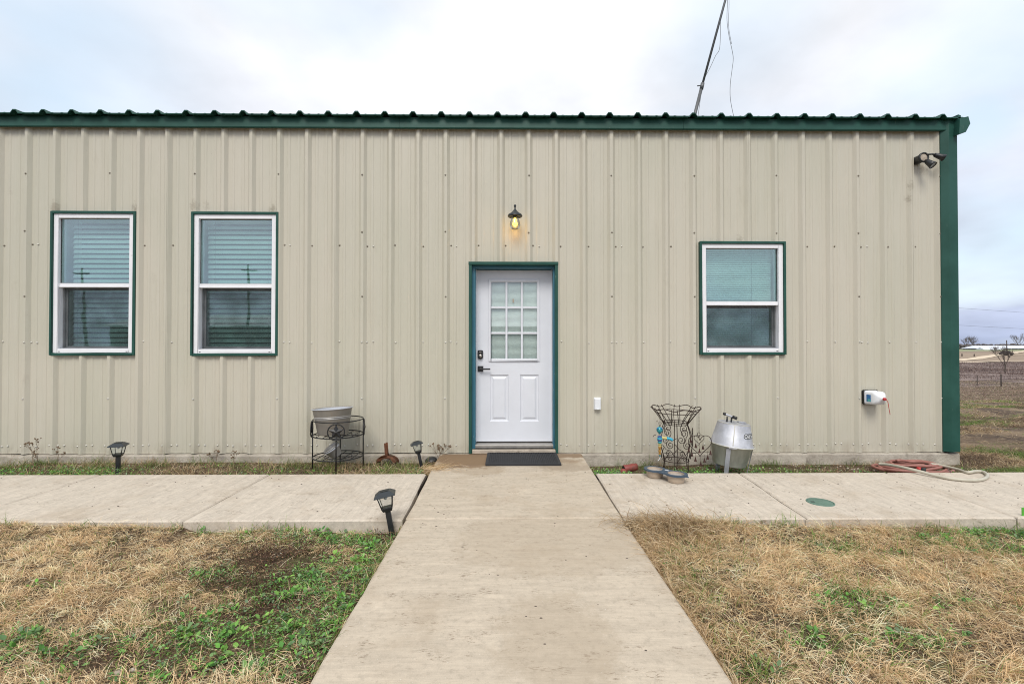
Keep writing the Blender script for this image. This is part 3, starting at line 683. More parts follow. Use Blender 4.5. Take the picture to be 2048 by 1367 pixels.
window(WC, 'mini', 0)['label'] = 'shorter window right of the door with a fine blind'
# ------------------------------------------------------------------ door
DY = .15
tr = .032
mb = MB(); mb.box(DO[0], DO[0]+tr, -.05, .012, .004, DO[3]-tr); mb.box(DO[1]-tr, DO[1], -.05, .012, .004, DO[3]-tr); mb.box(DO[0]-.004, DO[1]+.004, -.054, .012, DO[3]-tr, DO[3]+.002)
mb.build('door_trim', 'green', bld, bevel=.003)
dl = on_y(953, 700, DY).x; dr = on_y(1103.5, 700, DY).x; dt = on_y(1024, 540, DY).z; dbm = on_y(1024, 882, DY).z
jam = MB(); jam.box(DO[0]+tr-.004, dl-.003, .012, .22, .004, DO[3]-tr); jam.box(dr+.003, DO[1]-tr+.004, .012, .22, .004, DO[3]-tr); jam.box(dl-.003, dr+.003, .012, .22, dt+.003, DO[3]-tr+.002)
jam.build('door_jamb', 'blue', bld, bevel=.002)
stp = MB(); stp.box(dl-.003, dl+.006, DY-.022, DY-.004, dbm, dt); stp.box(dr-.004, dr+.003, DY-.022, DY-.004, dbm, dt); stp.build('weather_strip', 'vinyl', bld)
MB().box(dl-.03, dr+.03, .02, .20, dbm-.05, dbm-.014).build('threshold', 'alu', bld, bevel=.004)
MB().box(dl-.03, dr+.03, -.02, .03, dbm-.072, dbm-.052).build('threshold', 'alu', bld, bevel=.003)
MB().box(dl-.035, dr+.035, -.050, .10, .0, dbm-.052).build('door_sill', 'sill', bld, bevel=.008)
door = empty('door', (0,0,0)); door.parent = bld; door['label'] = 'white panelled door with nine small glass panes'
def dp(px, py, Y=None): return on_y(px, py, DY if Y is None else Y)
g0 = dp(977, 722); g1 = dp(1079.5, 559)
mb = MB(); L_ = (dl+.004, dr-.004, dbm, dt-.002)
mb.box(L_[0], g0.x+.012, DY, DY+.044, L_[2], L_[3]); mb.box(g1.x-.012, L_[1], DY, DY+.044, L_[2], L_[3]); mb.box(g0.x+.012, g1.x-.012, DY, DY+.044, g1.z-.012, L_[3])
# lower part with two sunk raised panels
pans = []
for (xa, xb) in ((980, 1017.2), (1040.5, 1077.5)):
    p = dp(xa, 842); q = dp(xb, 749); pans.append((p.x, q.x, p.z, q.z))
xs2 = sorted([g0.x+.012, g1.x-.012]+[v for p in pans for v in p[:2]]); z_lo, z_hi = L_[2], g0.z+.012
p0, p1 = pans
mb.box(g0.x+.012, g1.x-.012, DY, DY+.044, p0[3], z_hi); mb.box(g0.x+.012, g1.x-.012, DY, DY+.044, z_lo, p0[2])
mb.box(p0[1], p1[0], DY, DY+.044, p0[2], p0[3])
if p0[0] > g0.x+.0121: mb.box(g0.x+.012, p0[0], DY, DY+.044, p0[2], p0[3])
if p1[1] < g1.x-.0121: mb.box(p1[1], g1.x-.012, DY, DY+.044, p0[2], p0[3])
mb.build('door_leaf', 'doorwhite', door)
def raised(p):
    x0, x1, z0, z1 = p; st = [(0, .0), (.006, .009), (.018, .012), (.024, .012), (.046, .001)]
    vs = []; fs = []
    for (o, dd) in st: vs += [(x0+o, DY+dd, z0+o), (x1-o, DY+dd, z0+o), (x1-o, DY+dd, z1-o), (x0+o, DY+dd, z1-o)]
    for i in range(len(st)-1):
        for q in range(4): fs.append((i*4+q, i*4+(q+1) % 4, (i+1)*4+(q+1) % 4, (i+1)*4+q))
    k = (len(st)-1)*4; fs.append((k, k+1, k+2, k+3)); MB().add(vs, fs).build('raised_panel', 'doorwhite', door)
for p in pans: raised(p)
MB().frame(g0.x, g1.x, g0.z, g1.z, .029, DY-.012, DY+.004).build('glazing_frame', 'doorwhite', door, bevel=.004)
gi = (g0.x+.029, g1.x-.029, g0.z+.029, g1.z-.029); cw = (gi[1]-gi[0]); rh = gi[3]-gi[2]; mw = .0115
for i in (1, 2): MB().box(gi[0]+cw*i/3-mw, gi[0]+cw*i/3+mw, DY-.009, DY+.004, gi[2], gi[3]).build('glazing_bar', 'doorwhite', door, bevel=.003)
for j in (1, 2):
    for i in range(3):
        MB().box(gi[0]+cw*i/3+(mw if i else 0), gi[0]+cw*(i+1)/3-(mw if i < 2 else 0), DY-.009, DY+.004, gi[2]+rh*j/3-mw, gi[2]+rh*j/3+mw).build('glazing_bar', 'doorwhite', door, bevel=.003)
for i in range(3):
    for j in range(3): MB().box(gi[0]+cw*i/3+.001, gi[0]+cw*(i+1)/3-.001, DY+.006, DY+.009, gi[2]+rh*j/3+.001, gi[2]+rh*(j+1)/3-.001).build('glass_pane', 'paned', door)
mb = MB(); z = gi[2]
while z < gi[3]: mb.add([(gi[0], DY+.026, z+.006),(gi[1], DY+.026, z+.006),(gi[1], DY+.020, z-.006),(gi[0], DY+.020, z-.006)], [(0,1,2,3)]); z += .0128
tag(mb.build('blind_slats', 'slat', door, fix=False), kind='stuff'); MB().box(gi[0]-.02, gi[1]+.02, DY+.034, DY+.04, gi[2]-.02, gi[3]+.02).build('inner_pane', 'galv_in', door)
c = dp(1026.5, 601, DY+.004); MB().box(c.x-.008, c.x+.008, DY-.001, DY+.005, c.z-.024, c.z+.02).build('small_hook', 'sill', door, bevel=.003)
c = dp(960.8, 709, DY-.01); mb = MB().prism([(c.x-.030,c.z-.030),(c.x-.018,c.z-.048),(c.x+.018,c.z-.048),(c.x+.030,c.z-.030),(c.x+.030,c.z+.044),(c.x+.022,c.z+.052),(c.x-.022,c.z+.052),(c.x-.030,c.z+.044)], DY-.022, DY); dbolt = mb.build('deadbolt', 'black', door, bevel=.003)
mb2 = MB().lathe([(.0001,.03),(.015,.03),(.019,.024),(.021,0)], 18, Matrix.Translation((c.x, DY-.018, c.z-.012)) @ Matrix.Rotation(R(90),4,'X')); mb2.build('lock_cylinder', 'nickel', door)
MB().box(c.x-.012, c.x+.012, DY-.026, DY-.0225, c.z+.025, c.z+.037).build('lock_cover', 'nickel', door)
c = dp(961, 737, DY-.01); MB().box(c.x-.031, c.x+.031, DY-.014, DY, c.z-.031, c.z+.031).build('handle_plate', 'black', door, bevel=.002)
mb = MB().tube([(c.x, DY-.012, c.z), (c.x, DY-.045, c.z)], .013, 12); mb.box(c.x-.012, c.x+.112, DY-.056, DY-.044, c.z-.011, c.z+.007); mb.build('door_handle', 'black', door, bevel=.002)
for zz in (.35, 1.05, 1.8): MB().box(dr-.003, dr+.006, DY-.026, DY-.0225, zz-.05, zz+.05).build('hinge', 'vinyl', door)
# door mat
dm = empty('doormat', (0,0,.006), label='black ribbed rubber doormat lying at the white door', cat='doormat')
q = [on_z(970, 931.5), on_z(1119.5, 931.5), on_z(1115, 906), on_z(976, 906)]; mw0, mw1 = (q[0].x+q[3].x)/2, (q[1].x+q[2].x)/2; my0 = q[0].y; my1 = -.058
MB().box(mw0, mw1, my0, my1, -.003, .006).build('mat_base', 'mat', dm, bevel=.003); MB().frame(mw0, mw1, 0, 1, .03, 0, .006)
rim = MB(); rim.box(mw0, mw1, my0, my0+.03, .0065, .013); rim.box(mw0, mw1, my1-.02, my1, .0065, .013); rim.box(mw0, mw0+.03, my0+.03, my1-.02, .0065, .013); rim.box(mw1-.03, mw1, my0+.03, my1-.02, .0065, .013); rim.build('mat_rim', 'mat', dm, bevel=.002)
rb = MB(); x = mw0+.04
while x < mw1-.04: rb.box(x, x+.008, my0+.034, my1-.024, .0062, .012); x += .0185
tag(rb.build('mat_ribs', 'mat', dm), kind='stuff')
# ------------------------------------------------------------------ wall lantern
lc = on_y(1030, 433, -.13); lan = empty('wall_lantern', (lc.x, -.13, lc.z), label='small lit wall lantern with clear glass globe above the door', cat='lamp')
MB().lathe([(.0001,.130),(.010,.128),(.014,.118),(.010,.104),(.007,.092),(.009,.080),(.020,.066),(.034,.050),(.050,.036),(.070,.024),(.078,.012),(.080,.002),(.074,-.004),(.050,.006),(.02,.012),(.0001,.012)], 28).build('lamp_cap', 'lampgrey', lan)
MB().lathe([(.034,.002),(.038,-.012),(.046,-.04),(.056,-.075),(.058,-.095),(.052,-.115),(.040,-.128),(.036,-.134)], 28).build('glass_globe', 'clear', lan)
MB().lathe([(.026,.006),(.026,-.01),(.020,-.014),(.0001,-.014)], 20).build('bulb_socket', 'lampgrey', lan)
MB().lathe([(.0001,-.014),(.013,-.016),(.015,-.030),(.022,-.055),(.029,-.078),(.027,-.094),(.016,-.106),(.0001,-.109)], 20).build('light_bulb', 'bulb', lan)
MB().tube(smooth_path([(0,.03,.03),(0,.06,.05),(0,.085,.03),(0,.10,-.01)], 6), .008, 8).build('lamp_arm', 'lampgrey', lan); MB().lathe([(.0001,.02),(.04,.018),(.052,.004),(.052,-.002)], 24, Matrix.Translation((0,.128,-.02)) @ Matrix.Rotation(R(90),4,'X')).build('wall_plate', 'tan', lan)
pl = bpy.data.lights.new('lantern_light', 'POINT'); pl.energy = .45; pl.color = (1, .55, .16); pl.shadow_soft_size = .025
po = bpy.data.objects.new('lantern_light', pl); COL.objects.link(po); po.parent = lan; po.location = (0, 0, -.118)
# ------------------------------------------------------------------ security light
sc = on_y(1847, 315, -.10); sec = empty('security_light', (sc.x, -.1, sc.z), label='black twin-head security light on the wall below the roof corner', cat='security light')
RX = Matrix.Rotation(R(90),4,'X')
MB().lathe([(.0001,.0),(.05,.0),(.05,-.01),(.045,-.04),(.045,-.10)], 24, RX).build('mount_box', 'black', sec)
MB().lathe([(.040,.004),(.044,.012),(.055,.010),(.056,-.004)], 24, RX).build('mount_ring', 'black', sec); MB().lathe([(.0001,.008),(.03,.007),(.041,.002)], 24, RX).build('sensor_lens', 'sill', sec)
def head(loc, dirv, r=.030, ln=.10):
    z = Vector(dirv).normalized(); q = z.to_track_quat('Z','Y').to_matrix().to_4x4(); T = Matrix.Translation(loc) @ q
    h = MB().lathe([(.0001,-ln*.5),(r*.6,-ln*.5),(r*.8,-ln*.3),(r,ln*.15),(r*1.25,ln*.5),(r*1.15,ln*.5),(r*1.05,ln*.42)], 20, T).build('lamp_head', 'black', sec)
    MB().lathe([(.0001,ln*.40),(r*1.04,ln*.40)], 20, T).build('lamp_lens', 'galv_in', h)
head((.035,-.035,-.075), (.35,-.55,-.75), .033, .095); head((.145,-.03,.002), (.85,-.25,-.45), .030, .10)
MB().tube([(.03,-.0,.03),(.07,-.02,.03),(.10,-.03,.02)], .010, 8).build('swivel_arm', 'black', sec); MB().tube([(.01,-.01,-.035),(.02,-.03,-.06)], .011, 8).build('swivel_arm', 'black', sec)
# outlet cover
a = on_y(1188.5, 820, -.04); b = on_y(1202.5, 795, -.04); oc = empty('outlet_cover', (a.x, 0, a.z), label='white weatherproof outlet cover low on the wall right of the door', cat='outlet')
w_, h_ = b.x-a.x, b.z-a.z; MB().box(0, w_, -.012, .0, 0, h_).build('back_plate', 'white', oc, bevel=.003); MB().box(.006, w_-.006, -.052, -.0125, .006, h_-.006).build('cover_lid', 'white', oc, bevel=.008); MB().box(w_*.3, w_*.7, -.058, -.052, .008, .02).build('latch', 'white', oc, bevel=.002)
# jug over the tap
a = on_y(1728, 808, -.03); b = on_y(1755, 780, -.03); cxj, czj = (a.x+b.x)/2, (a.z+b.z)/2; jug = empty('plastic_jug', (cxj, -.03, czj), label='white plastic jug fitted sideways over a wall tap, red cord hanging', cat='jug')
hw = .070
def rr(w, h, r, y, n=5):
    out = []
    for (sx, sz, a0) in ((1,1,0),(-1,1,90),(-1,-1,180),(1,-1,270)):
        for i in range(n+1):
            a_ = R(a0+90*i/n); out.append((sx*(w-r)+r*math.cos(a_), y, sz*(h-r)+r*math.sin(a_)))
    return out
rings = [rr(hw+.004,hw+.006,.022,0), rr(hw+.004,hw+.006,.022,-.012), rr(hw,hw+.002,.024,-.016), rr(hw,hw+.002,.026,-.10), rr(hw*.93,hw*.95,.03,-.125), rr(hw*.62,hw*.62,.03,-.155), rr(.017,.017,.016,-.172), rr(.014,.014,.0135,-.185)]
n = len(rings[0]); vs = [v for r_ in rings for v in r_]; fs = [(i*n+j, i*n+(j+1) % n, (i+1)*n+(j+1) % n, (i+1)*n+j) for i in range(len(rings)-1) for j in range(n)]; fs.append(tuple((len(rings)-1)*n+j for j in range(n)))
MB().add(vs, fs, True).build('jug_body', 'white', jug)
MB().add([v for r_ in (rr(hw+.012,hw+.012,.02,.024), rr(hw+.012,hw+.012,.02,-.004)) for v in r_]+[(0,-.004,0)], [(j,(j+1)%n,(j+1)%n+n,j+n) for j in range(n)]).build('foam_seal', 'rubber', jug)
MB().lathe([(.0001,.203),(.013,.203),(.0155,.200),(.0155,.180)], 16, RX).build('cap', 'red', jug)
MB().box(-hw-.0015, -hw+.0005, -.09, -.03, -.04, .035).build('label_print', 'labelblue', jug)
MB().box(-.055, -.005, -.1335, -.1225, -.04, .025).build('label_print', 'labelblue', jug); MB().box(-.004, .012, -.1345, -.1225, -.045, .028).build('label_print', 'labelteal', jug)
MB().box(-hw-.003, -hw-.001, -.088, -.05, -.038, -.012).build('label_print', 'labelteal', jug)
MB().tube(smooth_path([(.01,-.195,.0),(.035,-.19,-.03),(.045,-.19,-.09),(.06,-.185,-.15),(.066,-.18,-.165)], 6), .003, 6).build('cord', 'red', jug)
# ------------------------------------------------------------------ mast and wires
MY = 1.6; m0 = on_y(1388, 240, MY); m1 = on_y(1452, 0, MY); dv = (m1-m0)
roofz = RZ+(MY+.125)/12; lo = m0+dv*((roofz-m0.z)/dv.z); hi = m0+dv*1.9; jn = on_y(1404, 172, MY)
mast = empty('antenna_mast', lo, label='thin grey mast leaning above the roof with slack guy wires', cat='mast')
MB().tube([(0,0,0), jn-lo], .024, 8).build('lower_pipe', 'mast', mast); MB().tube([jn-lo, hi-lo], .017, 8).build('upper_pipe', 'mast', mast); MB().tube([jn-lo+Vector((-.07,0,0)),jn-lo+Vector((.03,0,.01))], .008, 6).tube([jn-lo-Vector((.01,0,.05)), jn-lo+Vector((.01,0,.04))], .028, 8).build('pipe_clamp', 'mast', mast)
MB().box(-.12,.12,-.12,.12,-.03,.01).build('foot_plate', 'mast', mast)
def gw(pp, r=.0035): MB().tube([p-lo for p in smooth_path([on_y(x_, y_, MY) for x_, y_ in pp], 6)], r, 5).build('guy_wire', 'mast', mast)
gw([(1441,42),(1439.5,95),(1431,112),(1420,136),(1408,160),(1402,190),(1395,240)]); gw([(1455,-60),(1455,0),(1454,40),(1458,72),(1464,100),(1466.5,118),(1464,140),(1460.5,170),(1461,200),(1468,236)]); gw([(1453,-60),(1458,0),(1457,50),(1463,88)], .003)
# ------------------------------------------------------------------ path lights
def path_light():
    r = empty('path_light', (0,0,0)); 
    MB().prism([(-.016,-.016),(.016,-.016),(.016,.016),(-.016,.016)], -.12, .17, 'z').build('stake_post', 'black', r, bevel=.003)
    # lantern: square tapered cage, floor, hipped roof, solar cell
    MB().add([(-.026,-.026,.168),(.026,-.026,.168),(.026,.026,.168),(-.026,.026,.168),(-.034,-.034,.186),(.034,-.034,.186),(.034,.034,.186),(-.034,.034,.186),(-.034,-.034,.192),(.034,-.034,.192),(.034,.034,.192),(-.034,.034,.192)],
             [(3,2,1,0),(8,9,10,11)]+[(i, (i+1)%4, (i+1)%4+4, i+4) for i in range(4)]+[(i+4, (i+1)%4+4, (i+1)%4+8, i+8) for i in range(4)]).build('lantern_base', 'black', r)
    for sx, sy in ((-1,-1),(1,-1),(1,1),(-1,1)): MB().tube([(sx*.031,sy*.031,.190),(sx*.045,sy*.045,.268)], .0035, 5).build('cage_bar', 'black', r)
    def gp(a, b): MB().add([(a[0]*.030,a[1]*.030,.192),(b[0]*.030,b[1]*.030,.192),(b[0]*.044,b[1]*.044,.267),(a[0]*.044,a[1]*.044,.267)], [(0,1,2,3)]).build('glass_pane', 'clear', r)
    c4 = [(-1,-1),(1,-1),(1,1),(-1,1)]
    for i in range(4): gp(c4[i], c4[(i+1)%4])
    MB().sphere((0,0,.245), .011, 8, 6).build('led_holder', 'white', r)
    MB().add([(-.064,-.064,.262),(.064,-.064,.262),(.064,.064,.262),(-.064,.064,.262),(-.062,-.062,.269),(.062,-.062,.269),(.062,.062,.269),(-.062,.062,.269),(-.034,-.034,.290),(.034,-.034,.290),(.034,.034,.290),(-.034,.034,.290)],
             [(3,2,1,0),(8,9,10,11)]+[(i, (i+1)%4, (i+1)%4+4, i+4) for i in range(4)]+[(i+4, (i+1)%4+4, (i+1)%4+8, i+8) for i in range(4)]).build('lamp_roof', 'lampgrey', r, bevel=.002)
    MB().box(-.026,.026,-.026,.026,.2905,.293).build('solar_cell', 'rubber', r)
    return r
pl0 = path_light(); G = 'black solar path lights along the walk'
def pplace(o, px, py, zg, rot, sc, label):
    p = on_z(px, py, zg); o.location = (p.x, p.y, zg); o.rotation_euler = rot; o.scale = (sc,)*3; tag(o, label, 'path light', G)
pplace(pl0, 785.5, 1074, -.10, (R(-3), R(-10.5), R(12)), 1.08, 'black solar path light leaning left at the corner of the path and left walk')
o = copy_tree(pl0); pplace(o, 236, 949, -.075, (R(2), R(1), R(20)), 1.08, 'upright black solar path light in the weeds below the left windows')
o = copy_tree(pl0); pplace(o, 844, 937, -.075, (R(-3), R(-12), R(15)), .98, 'small tilted black solar path light beside the tuft left of the doormat')
lid = MB().lathe([(.0001,.035),(.03,.033),(.06,.015),(.065,0)], 18).build('lamp_lid', 'black'); p = on_z(862, 921, -.06); lid.location = (p.x, p.y, -.055); lid.rotation_euler = (R(14), R(-8), 0); tag(lid, 'loose black round lid lying in the grass behind the tilted path light', 'lid')
# ------------------------------------------------------------------ plant stand and buckets
PSX, PSY = -1.735, -.33; pr = .245
ps = empty('plant_stand', (PSX, PSY, 0), label='black wire plant stand with star medallions holding a grey bucket', cat='plant stand')
def ring(r, z, t=.0062, n=36): return MB().tube([(r*math.cos(2*math.pi*i/n), r*math.sin(2*math.pi*i/n), z) for i in range(n)], t, 6, closed=True)
for z, t in ((.425,.006),(.27,.006),(.05,.006)): ring(pr, z, t).build('ring', 'blackmetal', ps)
for z in (.27, .05):
    for k in range(-2, 3):
        xx = k*.085; yy = math.sqrt(pr*pr-xx*xx); MB().tube([(xx,-yy,z-.004),(xx,yy,z-.004)], .0035, 6).build('shelf_wire', 'blackmetal', ps)
    ring(pr*.55, z-.004, .0035, 24).build('ring', 'blackmetal', ps)
    MB().tube([(-pr,0,z-.008),(pr,0,z-.008)], .0035, 6).build('shelf_wire', 'blackmetal', ps)
for a in (-75, 15, 105, 195):
    c_, s_ = math.cos(R(a)), math.sin(R(a)); MB().tube([(pr*c_, pr*s_, -.09), (pr*c_, pr*s_, .425)], .0068, 8).build('leg', 'blackmetal', ps)
    T = Matrix.Translation(((pr+.008)*c_, (pr+.008)*s_, .335)) @ Matrix.Rotation(R(a+90), 4, 'Z') @ Matrix.Rotation(R(90), 4, 'X')
    md = MB().tube([(.078*math.cos(2*math.pi*i/28), -.0+.078*math.sin(2*math.pi*i/28), 0) for i in range(28)], .0065, 6, closed=True).build('medallion', 'blackmetal', ps, xf=T)
    st = []; 
    for k in range(10):
        rr_ = .074 if k % 2 == 0 else .036; st.append((rr_*math.cos(R(90+36*k)), rr_*math.sin(R(90+36*k)), 0))
    MB().add(st+[(0,0,.016),(0,0,-.004)], [(k, (k+1)%10, 10) for k in range(10)]+[((k+1)%10, k, 11) for k in range(10)]).build('star', 'blackmetal', md, xf=T)
bk = empty('bucket', (PSX-.045, PSY-.02, .277), (R(-2), R(-2.5), 0), label='large grey metal bucket sitting in the top of the plant stand', cat='bucket')
H_ = .262
MB().lathe([(.0001,.0),(.142,.0),(.147,.008),(.190,H_-.01),(.199,H_),(.197,H_+.004),(.188,H_-.004)], 48).build('bucket_wall', 'bucket', bk); MB().lathe([(.187,H_-.004),(.144,.012),(.0001,.012)], 48).build('bucket_inside', 'galv_in', bk)
for z in (.165, .180): MB().lathe([(.146+.045*z/H_+.001,z-.006),(.146+.045*z/H_+.006,z),(.146+.045*z/H_+.002,z+.006)], 48).build('rolled_band', 'bucketband', bk)
MB().tube([(.199*math.cos(2*math.pi*i/40), .199*math.sin(2*math.pi*i/40), H_) for i in range(40)], .0045, 6, closed=True).build('bucket_rim', 'galv_in', bk)
sp_ = empty('small_pot', (PSX+.0, PSY-.03, .06), (R(10), R(-33), R(10)), label='small pale grey pot tipped over on the lower shelf of the plant stand', cat='pot')
MB().lathe([(.0001,0),(.052,0),(.054,.004),(.074,.085),(.078,.088),(.078,.10),(.082,.102),(.082,.112),(.076,.112),(.070,.09),(.05,.01),(.0001,.01)], 32).build('pot_wall', 'bucketband', sp_); MB().lathe([(.080,.086),(.084,.092),(.080,.098)], 32).build('pot_band', 'galv_in', sp_)
# rusty plough piece
rx = on_z(773, 925, -.06); ro = empty('rusty_plough_part', (rx.x, rx.y, -.06), label='rusty iron plough part with an upright bar in the grass left of the door', cat='scrap iron')
mb = MB(); vs = []; fs = []; n = 16
for i in range(n+1):
    a_ = R(-8+196*i/n); r1, r2 = .118, .070
    for r_, z in ((r1,0),(r1*.88,.035),(r2,.022),(r2,.0)): vs.append((r_*math.cos(a_), -.02*math.cos(a_), .0+r_*.62*math.sin(a_)+z*.4))
    for r_, z in ((r1,.07),(r2,.07)): vs.append((r_*math.cos(a_), .07, r_*.62*math.sin(a_)))
for i in range(n):
    for q in range(6): fs.append((i*6+q, i*6+(q+1)%6, (i+1)*6+(q+1)%6, (i+1)*6+q))
mb.add(vs, fs, True); mb.build('curved_blade', 'rust', ro)
MB().prism([(-.016,-.01),(.012,-.01),(.016,.008),(-.014,.01)], .05, .205, 'z').build('upright_bar', 'rust', ro, bevel=.002, xf=Matrix.Translation((0,.02,0)) @ Matrix.Rotation(R(-4),4,'Y'))
MB().tube([(.012,.03,.05),(-.004,.03,.21)], .009, 7).build('upright_bar', 'rust', ro)
# ------------------------------------------------------------------ wire planter, wind chime, hanging ornament
WX, WY = 1.715, -.42
wp = empty('wire_planter', (WX, WY, 0), label='rusty scrollwork wire planter with a scalloped basket top beside the grill', cat='planter')
def pol(r, a, z): return (r*math.cos(a), r*math.sin(a), z)
n = 96; MB().tube([pol(.238+.012*math.cos(8*2*math.pi*i/n), 2*math.pi*i/n, .545+.010*math.cos(8*2*math.pi*i/n)) for i in range(n)], .0042, 6, closed=True).build('scalloped_rim', 'wire', wp)
def wr(r, z, t=.0038): MB().tube([pol(r, 2*math.pi*i/36, z) for i in range(36)], t, 6, closed=True).build('ring', 'wire', wp)
wr(.205, .505); wr(.122, .405); wr(.115, .385)
for k in range(8):
    a_ = 2*math.pi*(k+.5)/8
    for s_ in (-1, 1): MB().tube([pol(.245, a_+s_*.10, .553), pol(.203, a_+s_*.14, .505), pol(.120, a_+s_*.30, .39)], .0036, 6).build('basket_wire', 'wire', wp)
for k in range(6):
    a_ = 2*math.pi*(k+.25)/6
    MB().tube(smooth_path([pol(.118,a_,.405), pol(.145,a_,.34), pol(.172,a_,.24), pol(.160,a_,.13), pol(.128,a_,.02), pol(.138,a_,-.13)], 6), .0040, 6).build('leg', 'wire', wp)
    def sc_spiral(ca, cz, r0, turns, ph, sgn):
        pts = []
        for i in range(26):
            t_ = i/25; r_ = r0*(1-.8*t_); q = ph+sgn*turns*2*math.pi*t_; rad = .160 if cz > .1 else .14
            pts.append(pol(rad, ca+r_*math.cos(q)/rad, cz+r_*math.sin(q)))
        return pts
    am = a_+math.pi/6
    up = sc_spiral(am-.10, .315, .046, 1.5, R(-60), 1); dn = sc_spiral(am+.10, .195, .042, 1.5, R(120), 1)
    MB().tube(list(reversed(up))+dn, .0034, 6).build('scroll', 'wire', wp)
    MB().tube(smooth_path([pol(.132,a_,.02), pol(.13,a_+.35,.085), pol(.135,a_+.7,.10), pol(.14,a_+1.05,.15)], 5), .0034, 6).build('scroll', 'wire', wp)
    MB().tube(sc_spiral(am, .055, .028, 1.3, R(180), -1), .0034, 6).build('scroll', 'wire', wp)
wr(.126, .02)
def chain(mb, p, q, ln=.016):
    p, q = Vector(p), Vector(q); n_ = max(1, int((q-p).length/ln))
    for i in range(n_):
        c_ = p+(q-p)*((i+.5)/n_); pts = []
        for j in range(8):
            a_ = 2*math.pi*j/8; u = .0035*math.cos(a_); w_ = .0105*math.sin(a_); pts.append(c_+(Vector((u,0,w_)) if i % 2 else Vector((0,u,w_))))
        mb.tube(pts, .0013, 4, closed=True)
    return mb
WP = -.55
def hp(px, py): return on_y(px, py, WP)
t0 = hp(1398, 822); wc = empty('wind_chime', t0, label='heart-shaped wire wind chime with small dark bells hanging off the planter', cat='wind chime')
def loc(px, py): return hp(px, py)-t0
chain(MB(), loc(1398,822), loc(1398,864)).build('chain', 'wire', wc)
ch = loc(1397.5, 867.5); MB().tube([ch+Vector((.014*math.cos(2*math.pi*i/14), 0, .014*math.sin(2*math.pi*i/14))) for i in range(14)], .0028, 6, closed=True).build('hanging_loop', 'wire', wc)
def heart(cx_, cy_, w_, h_, t=.0036):
    pts = []
    for i in range(48):
        a_ = 2*math.pi*i/48; X = 16*math.sin(a_)**3/16; Z = (13*math.cos(a_)-5*math.cos(2*a_)-2*math.cos(3*a_)-math.cos(4*a_))/15
        pts.append(loc(cx_+X*w_, cy_-Z*h_))
    return MB().tube(pts, t, 6, closed=True)
heart(1400, 888, 23, 22).build('outer_heart', 'wire', wc); heart(1398, 877.5, 10, 9.5, .003).build('inner_heart', 'wire', wc)
bells = [(1381.5,883,876),(1391.5,894,886),(1406,897,885),(1377.5,902,895),(1399,904,891),(1421,908,893),(1384,911,900),(1391,921,908),(1409,923,912),(1401.5,930,917),(1415.5,917,905)]
for (bx_, by_, ty) in bells:
    b0 = loc(bx_, by_); b1 = loc(bx_, ty-4)
    b = MB().lathe([(.0001,.042),(.004,.040),(.007,.022),(.0125,.002),(.014,0),(.012,.001),(.0001,.02)], 12, Matrix.Translation(b0-Vector((0,0,.004)))).build('bell', 'bell', wc)
    MB().tube([b0+Vector((0,0,.034)), b1], .0012, 4).build('bell_string', 'wire', b)
t0 = hp(1320, 818); on_ = empty('hanging_ornament', t0, label='colourful glass and bead insect ornament on a chain at the planter left side', cat='ornament')
chain(MB(), loc(1320,818), loc(1320,853)).build('chain', 'wire', on_)
MB().sphere(loc(1319,859), .031, 16, 12, (1,1,1)).build('head', 'teal', on_); p = loc(1319,866); MB().lathe([(.017,.02),(.009,-.008),(.0001,-.010)], 14, Matrix.Translation(p)).build('chin', 'teal', on_)
for q in (1313.5, 1321): MB().sphere(loc(q, 855)+Vector((0,-.03,0)), .009, 8, 6).build('eye', 'labelblue', on_)
p = loc(1320, 869); MB().sphere(p, .013, 10, 6, (1,1,.7)).build('neck_bead', 'bowl', on_)
for i, (yy, rr_, m_) in enumerate([(873,.022,'cobalt'),(876.5,.026,'skyblue'),(880,.024,'cobalt'),(884,.021,'teal')]): MB().lathe([(.006,.012),(rr_,.006),(rr_,-.006),(.006,-.012)], 16, Matrix.Translation(loc(1319.5,yy))).build('body_disc', m_, on_)
for i in range(8): MB().lathe([(.004,.007),(.0175-.0007*i,.003),(.0175-.0007*i,-.003),(.004,-.007)], 14, Matrix.Translation(loc(1319.5, 888+i*2.75))).build('tail_bead', 'amber' if i > 1 else 'yellow', on_)
MB().tube([loc(1319.5,908), loc(1320,912)], .006, 6).build('tail_tip', 'teal', on_); MB().tube(smooth_path([loc(1320.5,912), loc(1319,917), loc(1315.5,921)],4), .003, 6).build('tail_wire', 'white', on_)
for (pp, m_) in (([(1323,874),(1328,875.5),(1333,876)],'yellow'),([(1333,876),(1340,877),(1345,880)],'skyblue'),([(1344,880),(1349,879),(1353,876)],'wire'),([(1312,869),(1308,870),(1306,873)],'wire'),([(1324,868),(1330,872)],'bowl')):
    q = [loc(*z) for z in pp]; MB().tube(smooth_path(q, 5), .014 if m_ in ('yellow','skyblue') else .003, 8).build('wing' if m_ in ('yellow','skyblue') else 'wire_curl', m_, on_)
for s_ in (-1, 1): MB().tube(smooth_path([loc(1320,853), loc(1320+s_*3,846), loc(1320+s_*5.5,840), loc(1320+s_*7,843)], 5), .0015, 5).build('antenna', 'wire', on_)
